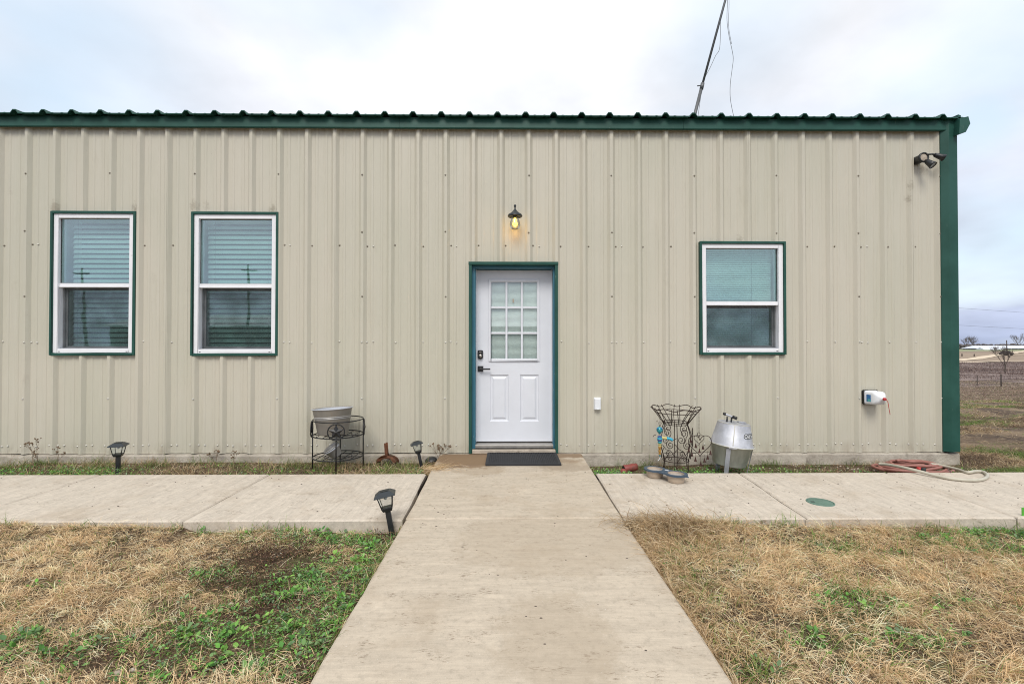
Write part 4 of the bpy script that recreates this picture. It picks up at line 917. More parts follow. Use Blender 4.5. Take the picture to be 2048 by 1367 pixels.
# ------------------------------------------------------------------ charcoal grill
gr = empty('charcoal_grill', (2.245, -.50, .20), (R(2), R(6.0), 0), label='galvanised drum charcoal grill with domed lid and black handle by the wall', cat='grill')
ld = MB().lathe([(.218,.0),(.214,.008),(.208,.010),(.163,.205),(.160,.212),(.150,.214),(.0001,.222)], 48).build('lid', 'galv', gr)
MB().lathe([(.0001,-.205),(.162,-.205),(.167,-.200),(.206,-.010),(.230,-.005),(.231,.001),(.214,.0)], 48).build('tub', 'galvdark', gr)
MB().tube([(.230*math.cos(2*math.pi*i/48), .230*math.sin(2*math.pi*i/48), -.001) for i in range(48)], .0045, 6, closed=True).build('rolled_rim', 'galvdark', gr)
MB().tube([(.161*math.cos(2*math.pi*i/48), .161*math.sin(2*math.pi*i/48), .211) for i in range(48)], .003, 6, closed=True).build('rolled_rim', 'galvdark', gr)
for a_ in (-112, ): 
    c_, s_ = math.cos(R(a_)), math.sin(R(a_)); MB().add([(.2095*math.cos(R(a_-q)),.2095*math.sin(R(a_-q)),.012) for q in (-1.2,1.2)]+[(.1645*math.cos(R(a_-q)),.1645*math.sin(R(a_-q)),.205) for q in (1.5,-1.5)], [(0,1,2,3)]).build('seam', 'galvdark', ld)
def gleg(a_, w_=.028):
    T = Matrix.Rotation(R(a_),4,'Z')
    MB().add([T @ Vector(v) for v in [(.176,-w_,-.34),(.176,w_,-.34),(.210,w_,-.02),(.210,-w_,-.02),(.170,-w_*.7,-.34),(.170,w_*.7,-.34),(.204,w_*.7,-.02),(.204,-w_*.7,-.02)]], [(0,1,2,3),(7,6,5,4),(0,3,7,4),(1,5,6,2),(0,4,5,1)]).build('leg', 'galv', gr)
gleg(-122, .021); gleg(-20, .015); gleg(100)
MB().box(-.02-.06,-.02+.02,-.232,-.222,-.012,.0).build('lid_clip', 'galv', gr, xf=Matrix.Rotation(R(-12),4,'Z'))
for hx in (-.092, -.045): MB().tube([(hx,-.05+.02,.214),(hx,-.05+.02,.268)], .009, 8).build('handle_post', 'black', gr)
MB().tube([(-.115,.01,.290),(-.1,.0,.287),(-.035,-.055,.272),(-.02,-.07,.268)], [.013,.010,.010,.014], 10).build('lid_handle', 'galv', gr)
MB().tube([(-.12,.012,.291),(-.098,-.004,.287)], .0145, 10).build('handle_knob', 'black', gr); MB().tube([(-.045,-.048,.275),(-.012,-.078,.266)], .0155, 10).build('handle_knob', 'black', gr)
MB().box(.035,.115,-.04,.01,.2195,.232).build('vent_slide', 'galv', gr, bevel=.002); MB().box(-.01,.03,-.09,-.06,.216,.220).build('vent_slide', 'galvdark', gr)
def wrapped_text(txt, size, ang0, z0, offs, m_, rad_add, parent):
    cu = bpy.data.curves.new('lettering', 'FONT'); cu.body = txt; cu.size = size; cu.offset = offs; cu.extrude = 0; cu.shear = .15; cu.space_character = 1.05
    o = bpy.data.objects.new('lettering', cu); COL.objects.link(o); dg = bpy.context.evaluated_depsgraph_get(); me = bpy.data.meshes.new_from_object(o.evaluated_get(dg)); bpy.data.objects.remove(o)
    for v in me.vertices:
        z = z0+v.co.y; r_ = .208-.045*(z-.010)/.195+rad_add; a_ = R(ang0)+v.co.x/r_; v.co = (r_*math.cos(a_), r_*math.sin(a_), z)
    me.materials.clear(); me.materials.append(M[m_]); o = bpy.data.objects.new('lettering', me); COL.objects.link(o); o.parent = parent; return o
wrapped_text('Old Smokey', .047, -80, .098, .0075, 'rubber', .0014, ld); wrapped_text('Old Smokey', .047, -80, .098, .0008, 'white', .0026, ld)
gr.scale = (.93, .93, 1.0)
# ------------------------------------------------------------------ pet bowls
b1 = Vector((1.335, -.965, 0)); b2 = Vector((1.46, -1.115, 0)); dd = b2-b1; ang = math.atan2(dd.y, dd.x); md_ = (b1+b2)/2
pb = empty('pet_bowl', (md_.x, md_.y, .0), (0, 0, ang), label='double pet bowl with slate blue rim on the walk edge', cat='pet bowl'); L2 = dd.length/2+.006
def eight(r, neck, n=24):
    pts = []
    for (cx_, a0, a1) in ((L2, -130, 130), (-L2, 50, 310)):
        for i in range(n+1):
            a_ = R(a0+(a1-a0)*i/n); pts.append((cx_+r*math.cos(a_), r*math.sin(a_)*.92))
    return pts
outer = eight(.100, 0); n = len(outer); top = .072
mb = MB(); inner = []
for (x_, y_) in outer: inner.append((x_, y_))
mb.add([(x_, y_, top-.012) for x_, y_ in outer]+[(x_, y_, top) for x_, y_ in outer], [(i,(i+1)%n,(i+1)%n+n,i+n) for i in range(n)])
rimo = mb.build('rim', 'bowlrim', pb)
tp = bmesh.new(); 
def plate(z, flip):
    mb2 = MB(); k = 32
    for sgn in (-1, 1):
        ci = [(sgn*L2+.070*math.cos(2*math.pi*i/k), .066*math.sin(2*math.pi*i/k)) for i in range(k)]
        co = []
        for i in range(k):
            a_ = 2*math.pi*i/k; x_ = sgn*L2+.1*math.cos(a_); y_ = .092*math.sin(a_)
            if sgn*(x_) < 0 or (abs(x_) < .03): x_ = 0 if sgn*x_ < 0 else x_; y_ = y_ if abs(y_) > .05 else math.copysign(max(abs(y_), .0), y_)
            co.append((x_, y_))
        mb2.add([(a_, b_, z) for a_, b_ in ci]+[(a_, b_, z) for a_, b_ in co], [(i,(i+1)%k,(i+1)%k+k,i+k) for i in range(k)])
    mb2.add([(-.036,-.070,z-.0004),(.036,-.070,z-.0004),(.036,.070,z-.0004),(-.036,.070,z-.0004)], [(0,1,2,3)])
    return mb2
plate(top+.0005, 0).build('rim', 'bowlrim', pb, fix=False); plate(top-.012, 1).build('rim', 'bowlrim', pb, fix=False)
MB().add([(L2+.09,-.012,.06),(L2+.118,-.006,.058),(L2+.118,.006,.058),(L2+.09,.012,.06),(L2+.09,-.012,.07),(L2+.116,-.006,.064),(L2+.116,.006,.064),(L2+.09,.012,.07)], [(0,1,5,4),(1,2,6,5),(2,3,7,6),(4,5,6,7),(3,2,1,0)]).build('rim_tab', 'bowlrim', pb)
for sgn in (-1, 1):
    T = Matrix.Translation((sgn*L2, 0, 0)); MB().lathe([(.0001,.001),(.066,.001),(.069,.006),(.074,top-.014)], 32, T).build('bowl', 'bowl', pb)
    MB().lathe([(.0701,top),(.066,top-.02),(.060,.015),(.0001,.012)], 32, T).build('bowl', 'bowl', pb); MB().lathe([(.0001,top-.016),(.066,top-.016)], 32, T).build('water', 'water', pb)
MB().box(-.018,.018,.02,.035,top+.0006,top+.0022).build('label_print', 'white', pb)
# ------------------------------------------------------------------ hoses
def spline3(ctrl, n=10): return smooth_path(ctrl, n)
hx, hy = 4.13, -.42; pts = []
for i in range(5*28+10):
    a_ = 2*math.pi*i/28; lap = i/28; rx_ = .40-.045*lap+.02*math.sin(lap*7); ry_ = .20-.018*lap
    x_ = hx+.03*math.sin(lap*2.1)+rx_*math.cos(a_); y_ = hy+.03*math.cos(lap*1.7)+ry_*math.sin(a_)
    over = 1 if y_ < -.80 else 0
    pts.append((x_, max(y_, -.66) if False else y_, -.09+.013*lap+.012*abs(math.sin(i*.37))))
hs = empty('garden_hose', (0,0,0), label='faded red garden hose coiled against the foundation near the corner', cat='hose')
MB().tube(pts, .0145, 10).build('hose_coil', 'hosered', hs)
tail = [on_z(1905,938,-.04), on_z(1925,935,-.035), on_z(1940,940,0.0), on_z(1950,944,.012)]
wh = empty('white_hose', (0,0,0), label='cream hose looping from the red coil over the edge of the walk', cat='hose')
cp = [on_z(1758,927,.0), on_z(1775,928.5,.01), on_z(1805,934,.03), on_z(1835,941,.03), on_z(1870,950,.018), on_z(1905,957,.014), on_z(1945,960,.013), on_z(1968,957,.013), on_z(1975,950,.013), on_z(1966,943,.013), on_z(1950,942,.013), on_z(1934,944,.013), on_z(1915,938,-.02), on_z(1880,930,-.03), on_z(1850,926,-.02)]
MB().tube(spline3(cp, 8), .0135, 10).build('hose_tube', 'hosewhite', wh)
a = on_z(1834, 936, .03); b = on_z(1851, 939, .03); MB().tube([a, a+(b-a)*.5], .016, 10).build('hose_nozzle', 'red', hs); MB().tube([a+(b-a)*.5, b], [.013,.019], 10).build('hose_nozzle', 'rubber', hs)
# red crushed can and shard
p = on_z(1262, 932, -.04); ca = empty('red_can', (p.x, p.y+.02, -.06), (0, 0, R(12)), label='faded red tin can lying in the weeds right of the path', cat='can')
MB().lathe([(.036,-.075),(.040,-.07),(.036,-.02),(.039,.03),(.034,.07),(.0001,.074)], 18, Matrix.Rotation(R(83),4,'Y')).build('can_wall', 'canred', ca); MB().lathe([(.0001,-.070),(.037,-.070)], 18, Matrix.Rotation(R(83),4,'Y')).build('can_opening', 'rubber', ca)
p = on_z(1247, 938, -.05); sh = MB().lathe([(.0001,.03),(.02,.026),(.034,.012),(.038,-.006)], 9).build('clay_shard', 'canred'); sh.location = (p.x, p.y, -.075); sh.rotation_euler = (R(20), R(-25), R(30)); tag(sh, 'small red clay shard beside the red can at the walk edge', 'shard')
# valve cover
p = on_z(1640.5, 1003.5); vc = empty('valve_cover', (p.x, p.y, 0), label='round green valve box cover set in the right walk', cat='cover')
MB().lathe([(.0001,.003),(.080,.003),(.083,.002),(.084,-.004)], 40).build('cover_disc', 'cover', vc); MB().lathe([(.0845,-.003),(.0845,.004),(.092,.004),(.094,-.003)], 40).build('cover_ring', 'cover', vc); MB().box(-.07,-.045,-.008,.008,.0035,.005).build('finger_slot', 'rubber', vc)
p = on_z(2046, 1062, -.11); stk = MB().prism([(-.010,-.004),(.010,-.004),(.010,.004),(-.010,.004)], -.08, .165, 'z').build('plant_stake', 'stakegreen', bevel=.002); stk.location = (p.x+.004, p.y, -.11); tag(stk, 'bright green plastic stake standing at the right edge of the lawn', 'stake')
# ------------------------------------------------------------------ vegetation as real blades
def mesh_np(name, v, faces_per, cols, m_, **k):
    me = bpy.data.meshes.new(name); me.vertices.add(len(v)); me.vertices.foreach_set('co', v.astype(np.float32).ravel())
    loops = np.concatenate([f.ravel() for f in faces_per]); starts = []; s0 = 0
    for f in faces_per: starts.append(s0+np.arange(len(f))*f.shape[1]); s0 += f.size
    starts = np.concatenate(starts); me.loops.add(len(loops)); me.loops.foreach_set('vertex_index', loops.astype(np.int32)); me.polygons.add(len(starts)); me.polygons.foreach_set('loop_start', starts.astype(np.int32))
    me.polygons.foreach_set('use_smooth', np.ones(len(starts), bool)); me.update(calc_edges=True)
    a_ = me.attributes.new('tint', 'FLOAT_COLOR', 'POINT'); a_.data.foreach_set('color', np.concatenate([cols, np.ones((len(cols),1))], 1).astype(np.float32).ravel())
    me.materials.append(M[m_]); o = bpy.data.objects.new(name, me); COL.objects.link(o); return tag(o, **k)
def blades(x, y, z, az, el, ln, wd, droop, col, seg=4):
    """curved tapering ribbons; el = start elevation, droop = how far the tip bends down (rad), all arrays"""
    n = len(x); P = np.zeros((n, seg+1, 3)); P[:, 0] = np.stack([x, y, z], 1); st = ln/seg; tw = rng.normal(0, .35, n)
    for s_ in range(seg):
        e_ = el-droop*(s_+.5)/seg*1.0; a_ = az+tw*(s_/seg); P[:, s_+1] = P[:, s_]+np.stack([np.cos(e_)*np.cos(a_)*st, np.cos(e_)*np.sin(a_)*st, np.sin(e_)*st], 1)
    g = z[:, None]-.005; P[:, :, 2] = np.maximum(P[:, :, 2], g+.004+.004*rng.random(n)[:, None])
    wa = az+np.pi/2+rng.normal(0, .5, n); tl = rng.normal(0, .5, n); wv = np.stack([np.cos(wa)*np.cos(tl), np.sin(wa)*np.cos(tl), np.sin(tl)], 1)*(wd/2)[:, None]
    V = np.zeros((n, 2*seg+1, 3)); taper = [1, 1, .85, .6, .35]
    for s_ in range(seg): V[:, 2*s_] = P[:, s_]-wv*taper[s_]; V[:, 2*s_+1] = P[:, s_]+wv*taper[s_]
    V[:, 2*seg] = P[:, seg]; b_ = np.arange(n)[:, None]*(2*seg+1)
    Q = np.concatenate([b_+np.array([[2*s_, 2*s_+1, 2*s_+3, 2*s_+2]]) for s_ in range(seg-1)], 0); T = b_+np.array([[2*seg-2, 2*seg-1, 2*seg]])
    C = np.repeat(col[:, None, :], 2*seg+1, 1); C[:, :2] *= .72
    return V.reshape(-1, 3), [Q, T], C.reshape(-1, 3)
def leaves(x, y, z, az, el, sz, col, asp=.75):
    n = len(x); base = np.stack([x, y, z], 1); d_ = np.stack([np.cos(el)*np.cos(az), np.cos(el)*np.sin(az), np.sin(el)], 1)
    ra = az+np.pi/2; rl = rng.normal(0, .35, n); s_ = np.stack([np.cos(ra)*np.cos(rl), np.sin(ra)*np.cos(rl), np.sin(rl)], 1); up = np.cross(d_, s_); up *= np.sign(up[:, 2:3]+1e-6)
    L_ = sz[:, None]; W_ = L_*asp*.5
    V = np.stack([base, base+d_*L_*.35-s_*W_+up*L_*.08, base+d_*L_*.75-s_*W_*.8+up*L_*.05, base+d_*L_, base+d_*L_*.75+s_*W_*.8+up*L_*.05, base+d_*L_*.35+s_*W_+up*L_*.08, base+d_*L_*.5-up*L_*.03], 1)
    b_ = np.arange(n)[:, None]*7; Q = np.concatenate([b_+np.array([[0,6,2,1]]), b_+np.array([[0,5,4,6]]), ], 0); T = np.concatenate([b_+np.array([[6,3,2]]), b_+np.array([[6,4,3]])], 0)
    return V.reshape(-1, 3), [Q, T], np.repeat(col[:, None, :], 7, 1).reshape(-1, 3)
def blob(x, y, lst):
    r_ = np.zeros(len(x))
    for (cx_, cy_, sx_, sy_, am) in lst: r_ = np.maximum(r_, am*np.exp(-((x-cx_)/sx_)**2-((y-cy_)/sy_)**2))
    return r_
def gp(px, py): q = on_z(px, py, -.1); return q.x, q.y
GREEN = [(*gp(700,1085), .75, .18, 1.0), (*gp(610,1180), .45, .35, .95), (*gp(560,1290), .75, .34, 1.1), (*gp(380,1230), .3, .12, .6), (*gp(60,1190), .2, .06, .5), (*gp(420,1160), .22, .10, .8), (*gp(330,1300), .45, .10, .8), (*gp(690,1200), .22, .6, .95), (*gp(420,1068),.22,.10,.85), (*gp(60,1300),.25,.12,.7), (*gp(640,1330),.3,.2,1.0), (*gp(140,1330),.3,.08,.65),
         (*gp(1990,1072), .42, .22, 1.0), (*gp(1700,1210), .20, .16, 1.0), (*gp(1690,1110), .14, .10, .7), (*gp(1790,1120), .16, .08, .7), (*gp(1620,1290), .14, .10, .6), (*gp(1930,1230), .2, .1, .55), (*gp(1850,1300), .25, .10, .65), (*gp(1500,1360), .10, .08, .9), (*gp(1400,1180), .07, .25, .7), (*gp(2020,1110), .3, .12, .9), (*gp(1630,1100), .12, .09, .55), (*gp(1880,1090), .2, .12, .7), (*gp(1350,1150),.05,.2,.5)]
BROWN = [(*gp(550,1130), .26, .13, 1.25), (*gp(500,1180), .2, .10, 1.0), (*gp(530,1235), .14, .08, .9), (*gp(765,1075), .07, .05, .9), (*gp(240,1330), .32, .08, .9), (*gp(1750,1165), .12, .07, 1.0), (*gp(250,1120), .22, .06, .6), (*gp(450,1330), .3, .06, .6)]
def in_path(x, y): return (x > PXL-.015) & (x < PXR+.03)
def lawn_points(n):
    y = CAMY+.55+(WF-.012-CAMY-.55)*np.sqrt(rng.random(n)) ; y = rng.uniform(-4.9, WF-.012, n); x = rng.uniform(-5.6, 5.6, n)
    Z = y-CAMY; vis = (np.abs(x) < Z*1.13+.35) & (Z > 1.3); keep = (vis | (rng.random(n) < .22)) & ~in_path(x, y); return x[keep], y[keep]
def clumpy(x, y, s, seed): return fbm(x, y, s, seed)
DRY = np.array([[.66,.49,.29],[.74,.57,.36],[.50,.36,.20],[.80,.66,.46],[.36,.235,.125],[.60,.42,.23]]); GRN = np.array([[.12,.20,.035],[.17,.27,.05],[.08,.14,.03],[.22,.29,.08]]); WEED = np.array([[.075,.20,.035],[.12,.28,.045],[.05,.13,.035],[.18,.32,.07],[.12,.19,.09],[.15,.20,.12]])
BRN = np.array([[.075,.036,.022],[.11,.06,.036],[.05,.026,.018]])
def pick(tab, n, j=.12): return tab[rng.integers(0, len(tab), n)]*(1+rng.normal(0, j, n))[:, None]
# dry matted grass
def lawn_dens(x, y):
    g = np.clip(blob(x, y, GREEN)+(fbm(x, y, 2.5, 21)-.5)*.9, 0, 1); bb = blob(x, y, BROWN); return g, bb
# loose short litter lying criss-cross
x, y = lawn_points(330000); g, bb = lawn_dens(x, y)
dens = (1-.78*g)*(1-.9*np.clip(bb,0,1))*(.45+.6*fbm(x, y, 7, 31)); k_ = rng.random(len(x)) < dens; x, y, g = x[k_], y[k_], g[k_]; n = len(x); z = ground_h(x, y)+rng.random(n)*.018
sets = [(x, y, z, rng.uniform(0, 6.28, n), rng.uniform(-.1, .9, n), np.clip(rng.gamma(5, .0105, n), .015, .12), rng.uniform(.0009, .0026, n), rng.uniform(.2, 1.6, n), pick(DRY, n)*(.72+.5*fbm(x, y, 1.1, 55))[:, None])]
# arching tufts: blades fan out of a common crown
tx, ty = lawn_points(14500); g, bb = lawn_dens(tx, ty); k_ = rng.random(len(tx)) < np.where(tx > 0, 1.0, .85)*(1-.95*g)*np.clip(1-.92*bb,0,1)*(.3+1.0*fbm(tx, ty, 3, 33)); tx, ty = tx[k_], ty[k_]
nt_ = len(tx); per = rng.integers(12, 44, nt_); idx = np.repeat(np.arange(nt_), per); n = len(idx)
tl = np.where(tx > 0, rng.uniform(.055, .14, nt_), rng.uniform(.04, .085, nt_)); tdir = np.where(tx > 0, fbm(tx, ty, .9, 43)*7, fbm(tx, ty, 1.3, 44)*9); tb = rng.uniform(.75, 1.22, nt_); tc_ = pick(DRY, nt_, .1)
x = tx[idx]+rng.normal(0, .016, n); y = ty[idx]+rng.normal(0, .016, n); ok = (~in_path(x, y)) & (y < WF-.008); x, y, idx = x[ok], y[ok], idx[ok]; n = len(x)
az = tdir[idx]+rng.normal(0, 1.0, n); ln = tl[idx]*rng.uniform(.5, 1.35, n); el = rng.uniform(.55, 1.5, n)
colr = (.6*tc_[idx]+.4*pick(DRY, n))*tb[idx][:, None]; isg = rng.random(n) < .05; colr[isg] = pick(GRN, isg.sum())
sets.append((x, y, ground_h(x, y)+.004, az, el, ln, rng.uniform(.0010, .0026, n), rng.uniform(.9, 2.6, n), colr))
A = [np.concatenate([q[i] for q in sets]) for i in range(9)]
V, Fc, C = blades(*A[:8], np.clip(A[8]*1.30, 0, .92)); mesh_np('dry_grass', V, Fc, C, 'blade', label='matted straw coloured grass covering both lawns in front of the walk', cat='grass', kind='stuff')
# overhanging wild tuft at the right path corner, and along the edges
def tuft(cx_, cy_, sx_, sy_, n, L0, tab, azm, azs, e0=.5, e1=1.3, z0=None, dr=(1.0,2.2), wd=(.0014,.003)):
    x = rng.normal(cx_, sx_, n); y = rng.normal(cy_, sy_, n); z = ground_h(x, y) if z0 is None else np.full(n, z0)
    return x, y, z, rng.normal(azm, azs, n), rng.uniform(e0, e1, n), np.clip(rng.normal(L0, L0*.3, n), .02, .4), rng.uniform(*wd, n), rng.uniform(*dr, n), pick(tab, n)
def joined(name, sets, m_='blade', **k):
    A = [np.concatenate([s_[i] for s_ in sets]) for i in range(9)]; V, Fc, C = blades(*A[:8], np.clip(A[8], 0, 1)); return mesh_np(name, V, Fc, C, m_, **k)
tx, ty = .98, -2.10
joined('grass_tuft', [tuft(tx+.12, ty-.02, .15, .05, 1500, .19, DRY*.72, R(140), 1.3, .5, 1.45, z0=-.03, dr=(1.3,2.9), wd=(.002,.0042)), tuft(tx-.09, ty+.02, .045, .05, 380, .14, DRY*.5, R(165), .8, .4, 1.2, z0=-.04, dr=(1.4,2.6), wd=(.002,.0045)), tuft(.93, -2.30, .06, .16, 1500, .15, DRY*.95, R(170), 1.0, wd=(.0015,.0032)), tuft(.97, -2.75, .06, .25, 700, .11, DRY*.9, R(175), 1.1)], label='overgrown brown grass tuft spilling over the right corner of the path', cat='grass tuft')
tx, ty = -.80, -.70
joined('grass_tuft', [tuft(-.74, -.66, .07, .05, 500, .17, DRY*1.05, R(-10), .45, .5, 1.2, z0=-.03), tuft(-.90, -.62, .08, .06, 500, .12, DRY*.8, R(200), 1.2)], label='pale dry grass tuft flopping over the path beside the small tilted light', cat='grass tuft')
ne_ = 4200; side = rng.random(ne_) < .5; ey_ = rng.uniform(-4.4, WF-.02, ne_); ex_ = np.where(side, PXL-.006-rng.random(ne_)*.02, PXR+.022+rng.random(ne_)*.02)
k_ = fbm(ex_*0, ey_, 5, 131)+.25*(~side) > .48; ex_, ey_, side = ex_[k_], ey_[k_], side[k_]; ne_ = len(ex_); ct = np.where((side & (rng.random(ne_) < .6))[:, None], pick(GRN, ne_), pick(DRY, ne_)*.9)
V, Fc, C = blades(ex_, ey_, ground_h(ex_, ey_)+.01, np.where(side, 0, np.pi)+rng.normal(0, 1.1, ne_), rng.uniform(.7, 1.5, ne_), rng.uniform(.05, .13, ne_), rng.uniform(.0015, .003, ne_), rng.uniform(.6, 2.2, ne_), ct)
mesh_np('edge_grass', V, Fc, C, 'blade', label='ragged grass leaning over both edges of the path', cat='grass', kind='stuff')
# strip by the wall
n0 = 60000; x = rng.uniform(-6.4, CX+.2, n0); y = rng.uniform(WB+.008, -.075, n0); k_ = ~((x > PXL-.06) & (x < PXR+.05)); x, y = x[k_], y[k_]
g = np.clip(fbm(x, y, 2.2, 71)*1.6-.45, 0, 1); g = np.where(x < -4.0, np.clip(g+.35, 0, 1), g); g = np.where(x > 0, np.clip(g+.2, 0, 1), g)
d_ = np.where(x > 0, .22, .62)*(.1+1.5*np.clip(fbm(x, y, 5, 73)-.2, 0, 1))*np.where(y > -.28, .55, 1.1); k_ = rng.random(len(x)) < d_; x, y, g = x[k_], y[k_], g[k_]; n = len(x); z = ground_h(x, y)
isg = rng.random(n) < g; colr = np.where(isg[:, None], pick(GRN, n)*1.15, pick(DRY, n)*.88)
V, Fc, C = blades(x, y, z, rng.uniform(0, 6.28, n), rng.uniform(.5, 1.45, n), np.clip(rng.normal(.06, .025, n)*np.where(x < 0, .8+1.1*fbm(x, y, 2.2, 77), 1), .015, .17), rng.uniform(.0016,.0034,n), rng.uniform(.3,1.8,n), np.clip(colr,0,1))
mesh_np('strip_grass', V, Fc, C, 'blade', label='mixed dry and green grass in the strip between walk and wall', cat='grass', kind='stuff')
ts = []
for k in range(46):
    cx_ = rng.uniform(-6, -.95) if k < 34 else rng.uniform(1.0, 4.6); cy_ = rng.uniform(-.34, -.10); ts.append(tuft(cx_, cy_, .07, .03, int(rng.integers(30, 110)), rng.uniform(.07, .13), (GRN*.8 if rng.random() < .6 else DRY*.7), 0, 3, .8, 1.5, dr=(.2, 1.2)))
joined('foundation_weeds', ts, kind='stuff', label='scruffy green and brown weeds growing against the foundation', cat='weeds')
# green grass on the lawns
x, y = lawn_points(120000); g = np.clip(blob(x, y, GREEN)*.85+(fbm(x, y, 3.1, 81)-.55)*1.3, 0.03, 1); g = np.where(x > 0, np.clip(g*1.6, 0, 1.3), g)
k_ = rng.random(len(x)) < g*.75; x, y = x[k_], y[k_]; ex = rng.uniform(-5, 5, 1300); ey = np.full(1300, WF-.02)-rng.random(1300)*.04; cl = fbm(ex, ey, 3, 88) > .52; ex, ey = ex[cl & ~in_path(ex, ey)], ey[cl & ~in_path(ex, ey)]
ne = len(ex); x = np.concatenate([x, ex]); y = np.concatenate([y, ey]); n = len(x); z = ground_h(x, y)
V, Fc, C = blades(x, y, z, rng.uniform(0, 6.28, n), rng.uniform(.6, 1.5, n), np.clip(rng.normal(.075, .028, n), .02, .2)*np.where((np.arange(n) >= n-ne) | (x > 0), 1, .6), rng.uniform(.0018,.004,n), rng.uniform(.2,1.4,n), np.clip(pick(GRN, n)*1.1,0,1))
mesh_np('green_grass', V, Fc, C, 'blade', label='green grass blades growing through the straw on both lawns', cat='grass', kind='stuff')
# broad-leaf weeds and clover
tx, ty = lawn_points(48000); g = blob(tx, ty, GREEN)+(fbm(tx, ty, 4, 91)-.5)*.9; br = blob(tx, ty, BROWN); k_ = rng.random(len(tx)) < np.clip((g-.28)*1.5, 0, 1)*(1-br*.85); tx, ty = tx[k_], ty[k_]
per = rng.integers(5, 15, len(tx)); idx = np.repeat(np.arange(len(tx)), per); n1 = len(idx); ra = rng.uniform(0, 6.28, n1); rr2 = rng.uniform(0, .022, n1)
x = tx[idx]+np.cos(ra)*rr2; y = ty[idx]+np.sin(ra)*rr2; ok = (~in_path(x, y)) & (y < WF-.006); x, y, ra, idx = x[ok], y[ok], ra[ok], idx[ok]; rsz = np.where(rng.random(len(tx)) < .12, rng.uniform(1.0, 1.6, len(tx)), rng.uniform(.35, .8, len(tx)))[idx]; rcol = pick(WEED, len(tx), .22)[idx]
n1 = len(x); z = ground_h(x, y)+rng.random(n1)**1.3*.035
strip = rng.uniform(0, 1, 9000); sx_ = rng.uniform(.86, 5.0, 9000); sy_ = rng.uniform(WB+.01, -.3, 9000); w_ = np.where((sx_ < 1.25) | ((sx_ > 1.4) & (sx_ < 2.6)), 1.0, .12)*(sy_ < -.35); k_ = strip < w_; sx_, sy_ = sx_[k_], sy_[k_]
hx_ = np.concatenate([rng.uniform(.84, 1.2, 2200), rng.uniform(1.45, 2.0, 700), rng.uniform(3.35, 3.6, 250), rng.uniform(-.95, -.8, 200), rng.uniform(-5.6, -4.6, 700), rng.uniform(-4.2, -3.6, 400)]); hy_ = rng.uniform(WB+.01, WB+.20, len(hx_)); hz_ = ground_h(hx_, hy_)+rng.random(len(hx_))*.10
sl_ = rng.uniform(-6, -.8, 4500); sly = rng.uniform(WB+.01, -.3, 4500); w_ = np.clip(fbm(sl_, sly, 2.5, 95)*2.4-1.0, 0, 1)+(sl_ < -4.3)*.5; k_ = rng.random(4500) < w_; sl_, sly = sl_[k_], sly[k_]
X = np.concatenate([x, sx_, sl_, hx_]); Y = np.concatenate([y, sy_, sly, hy_]); Zg = np.concatenate([z, ground_h(sx_, sy_)+rng.random(len(sx_))*.06, ground_h(sl_, sly)+rng.random(len(sl_))*.04, hz_]); n = len(X)
colr = pick(WEED, n, .2); colr[:n1] = .5*colr[:n1]+.5*rcol; aa = rng.uniform(0, 6.28, n); aa[:n1] = ra; ss = rng.uniform(.010, .024, n); ss[:n1] *= rsz; V, Fc, C = leaves(X, Y, Zg, aa, rng.normal(.35, .4, n), ss, np.clip(colr*1.4,0,1), .62)
mesh_np('low_weeds', V, Fc, C, 'leaf', label='low broad-leaved green weeds in patches on lawns and strip', cat='weeds', kind='stuff')
# dark brown seed-head patches, clods and small stones
bs = [(550,1120,.20,.09,6000),(500,1150,.16,.08,3500),(470,1185,.16,.05,2500),(540,1235,.14,.07,2500),(765,1075,.05,.04,700),(620,1115,.12,.05,1500),(250,1330,.25,.05,1500),(1750,1165,.08,.045,900)]
bx_ = np.concatenate([rng.normal(gp(a,b)[0], sx, n_) for a, b, sx, sy, n_ in bs]); by_ = np.concatenate([rng.normal(gp(a,b)[1], sy, n_) for a, b, sx, sy, n_ in bs])
k_ = (by_ < WF-.01) & ~in_path(bx_, by_) & (rng.random(len(bx_)) < .75*np.clip(fbm(bx_, by_, 9, 61)*2.6-.8, .05, 1)); bx_, by_ = bx_[k_], by_[k_]; n = len(bx_)
V, Fc, C = leaves(bx_, by_, ground_h(bx_, by_)+rng.random(n)*.05, rng.uniform(0, 6.28, n), rng.uniform(-.6, 1.2, n), rng.uniform(.004, .010, n), np.clip(pick(BRN, n, .3)*rng.choice([1,1,1,2.4], n)[:, None],0,1))
mesh_np('seed_heads', V, Fc, C, 'leaf', label='dark brown dried seed heads in a patch on the left lawn', cat='weeds', kind='stuff')
# rough ground right of the building: grass in drifts
n0 = 120000; u = rng.random(n0); yy = -.8+14*u**1.4; xx = (yy+5.19)*np.where(rng.random(n0) < .7, rng.uniform(.9, 1.16, n0), rng.uniform(.9, 1.9, n0))
k_ = (xx > CX+.03) & (rng.random(n0) < np.clip((fbm(xx*.6, yy*1.3, 1.6, 101)-.36)*4, .05, 1)); xx, yy = xx[k_], yy[k_]; n = len(xx); g = fbm(xx*.9, yy*1.5, 1.9, 103)+rng.normal(0, .06, n)
hh = fbm(xx*.7, yy*1.9, 1.5, 105)+rng.normal(0, .07, n); SB = np.array([[.20,.14,.09],[.13,.09,.06],[.27,.19,.12]])
colr = np.where((g > .56)[:, None], pick(GRN, n)*.95, np.where((hh > .5)[:, None], pick(DRY, n)*.8, pick(SB, n))); dist_ = (yy-CAMY)
V, Fc, C = blades(xx, yy, ground_h(xx, yy), rng.uniform(0, 6.28, n), rng.uniform(.2, 1.2, n), np.clip(rng.normal(.055, .025, n), .02, .2)*(1+dist_*.03), .0011*dist_*.36+.0008, rng.uniform(.5,1.8,n), np.clip(colr,0,1))
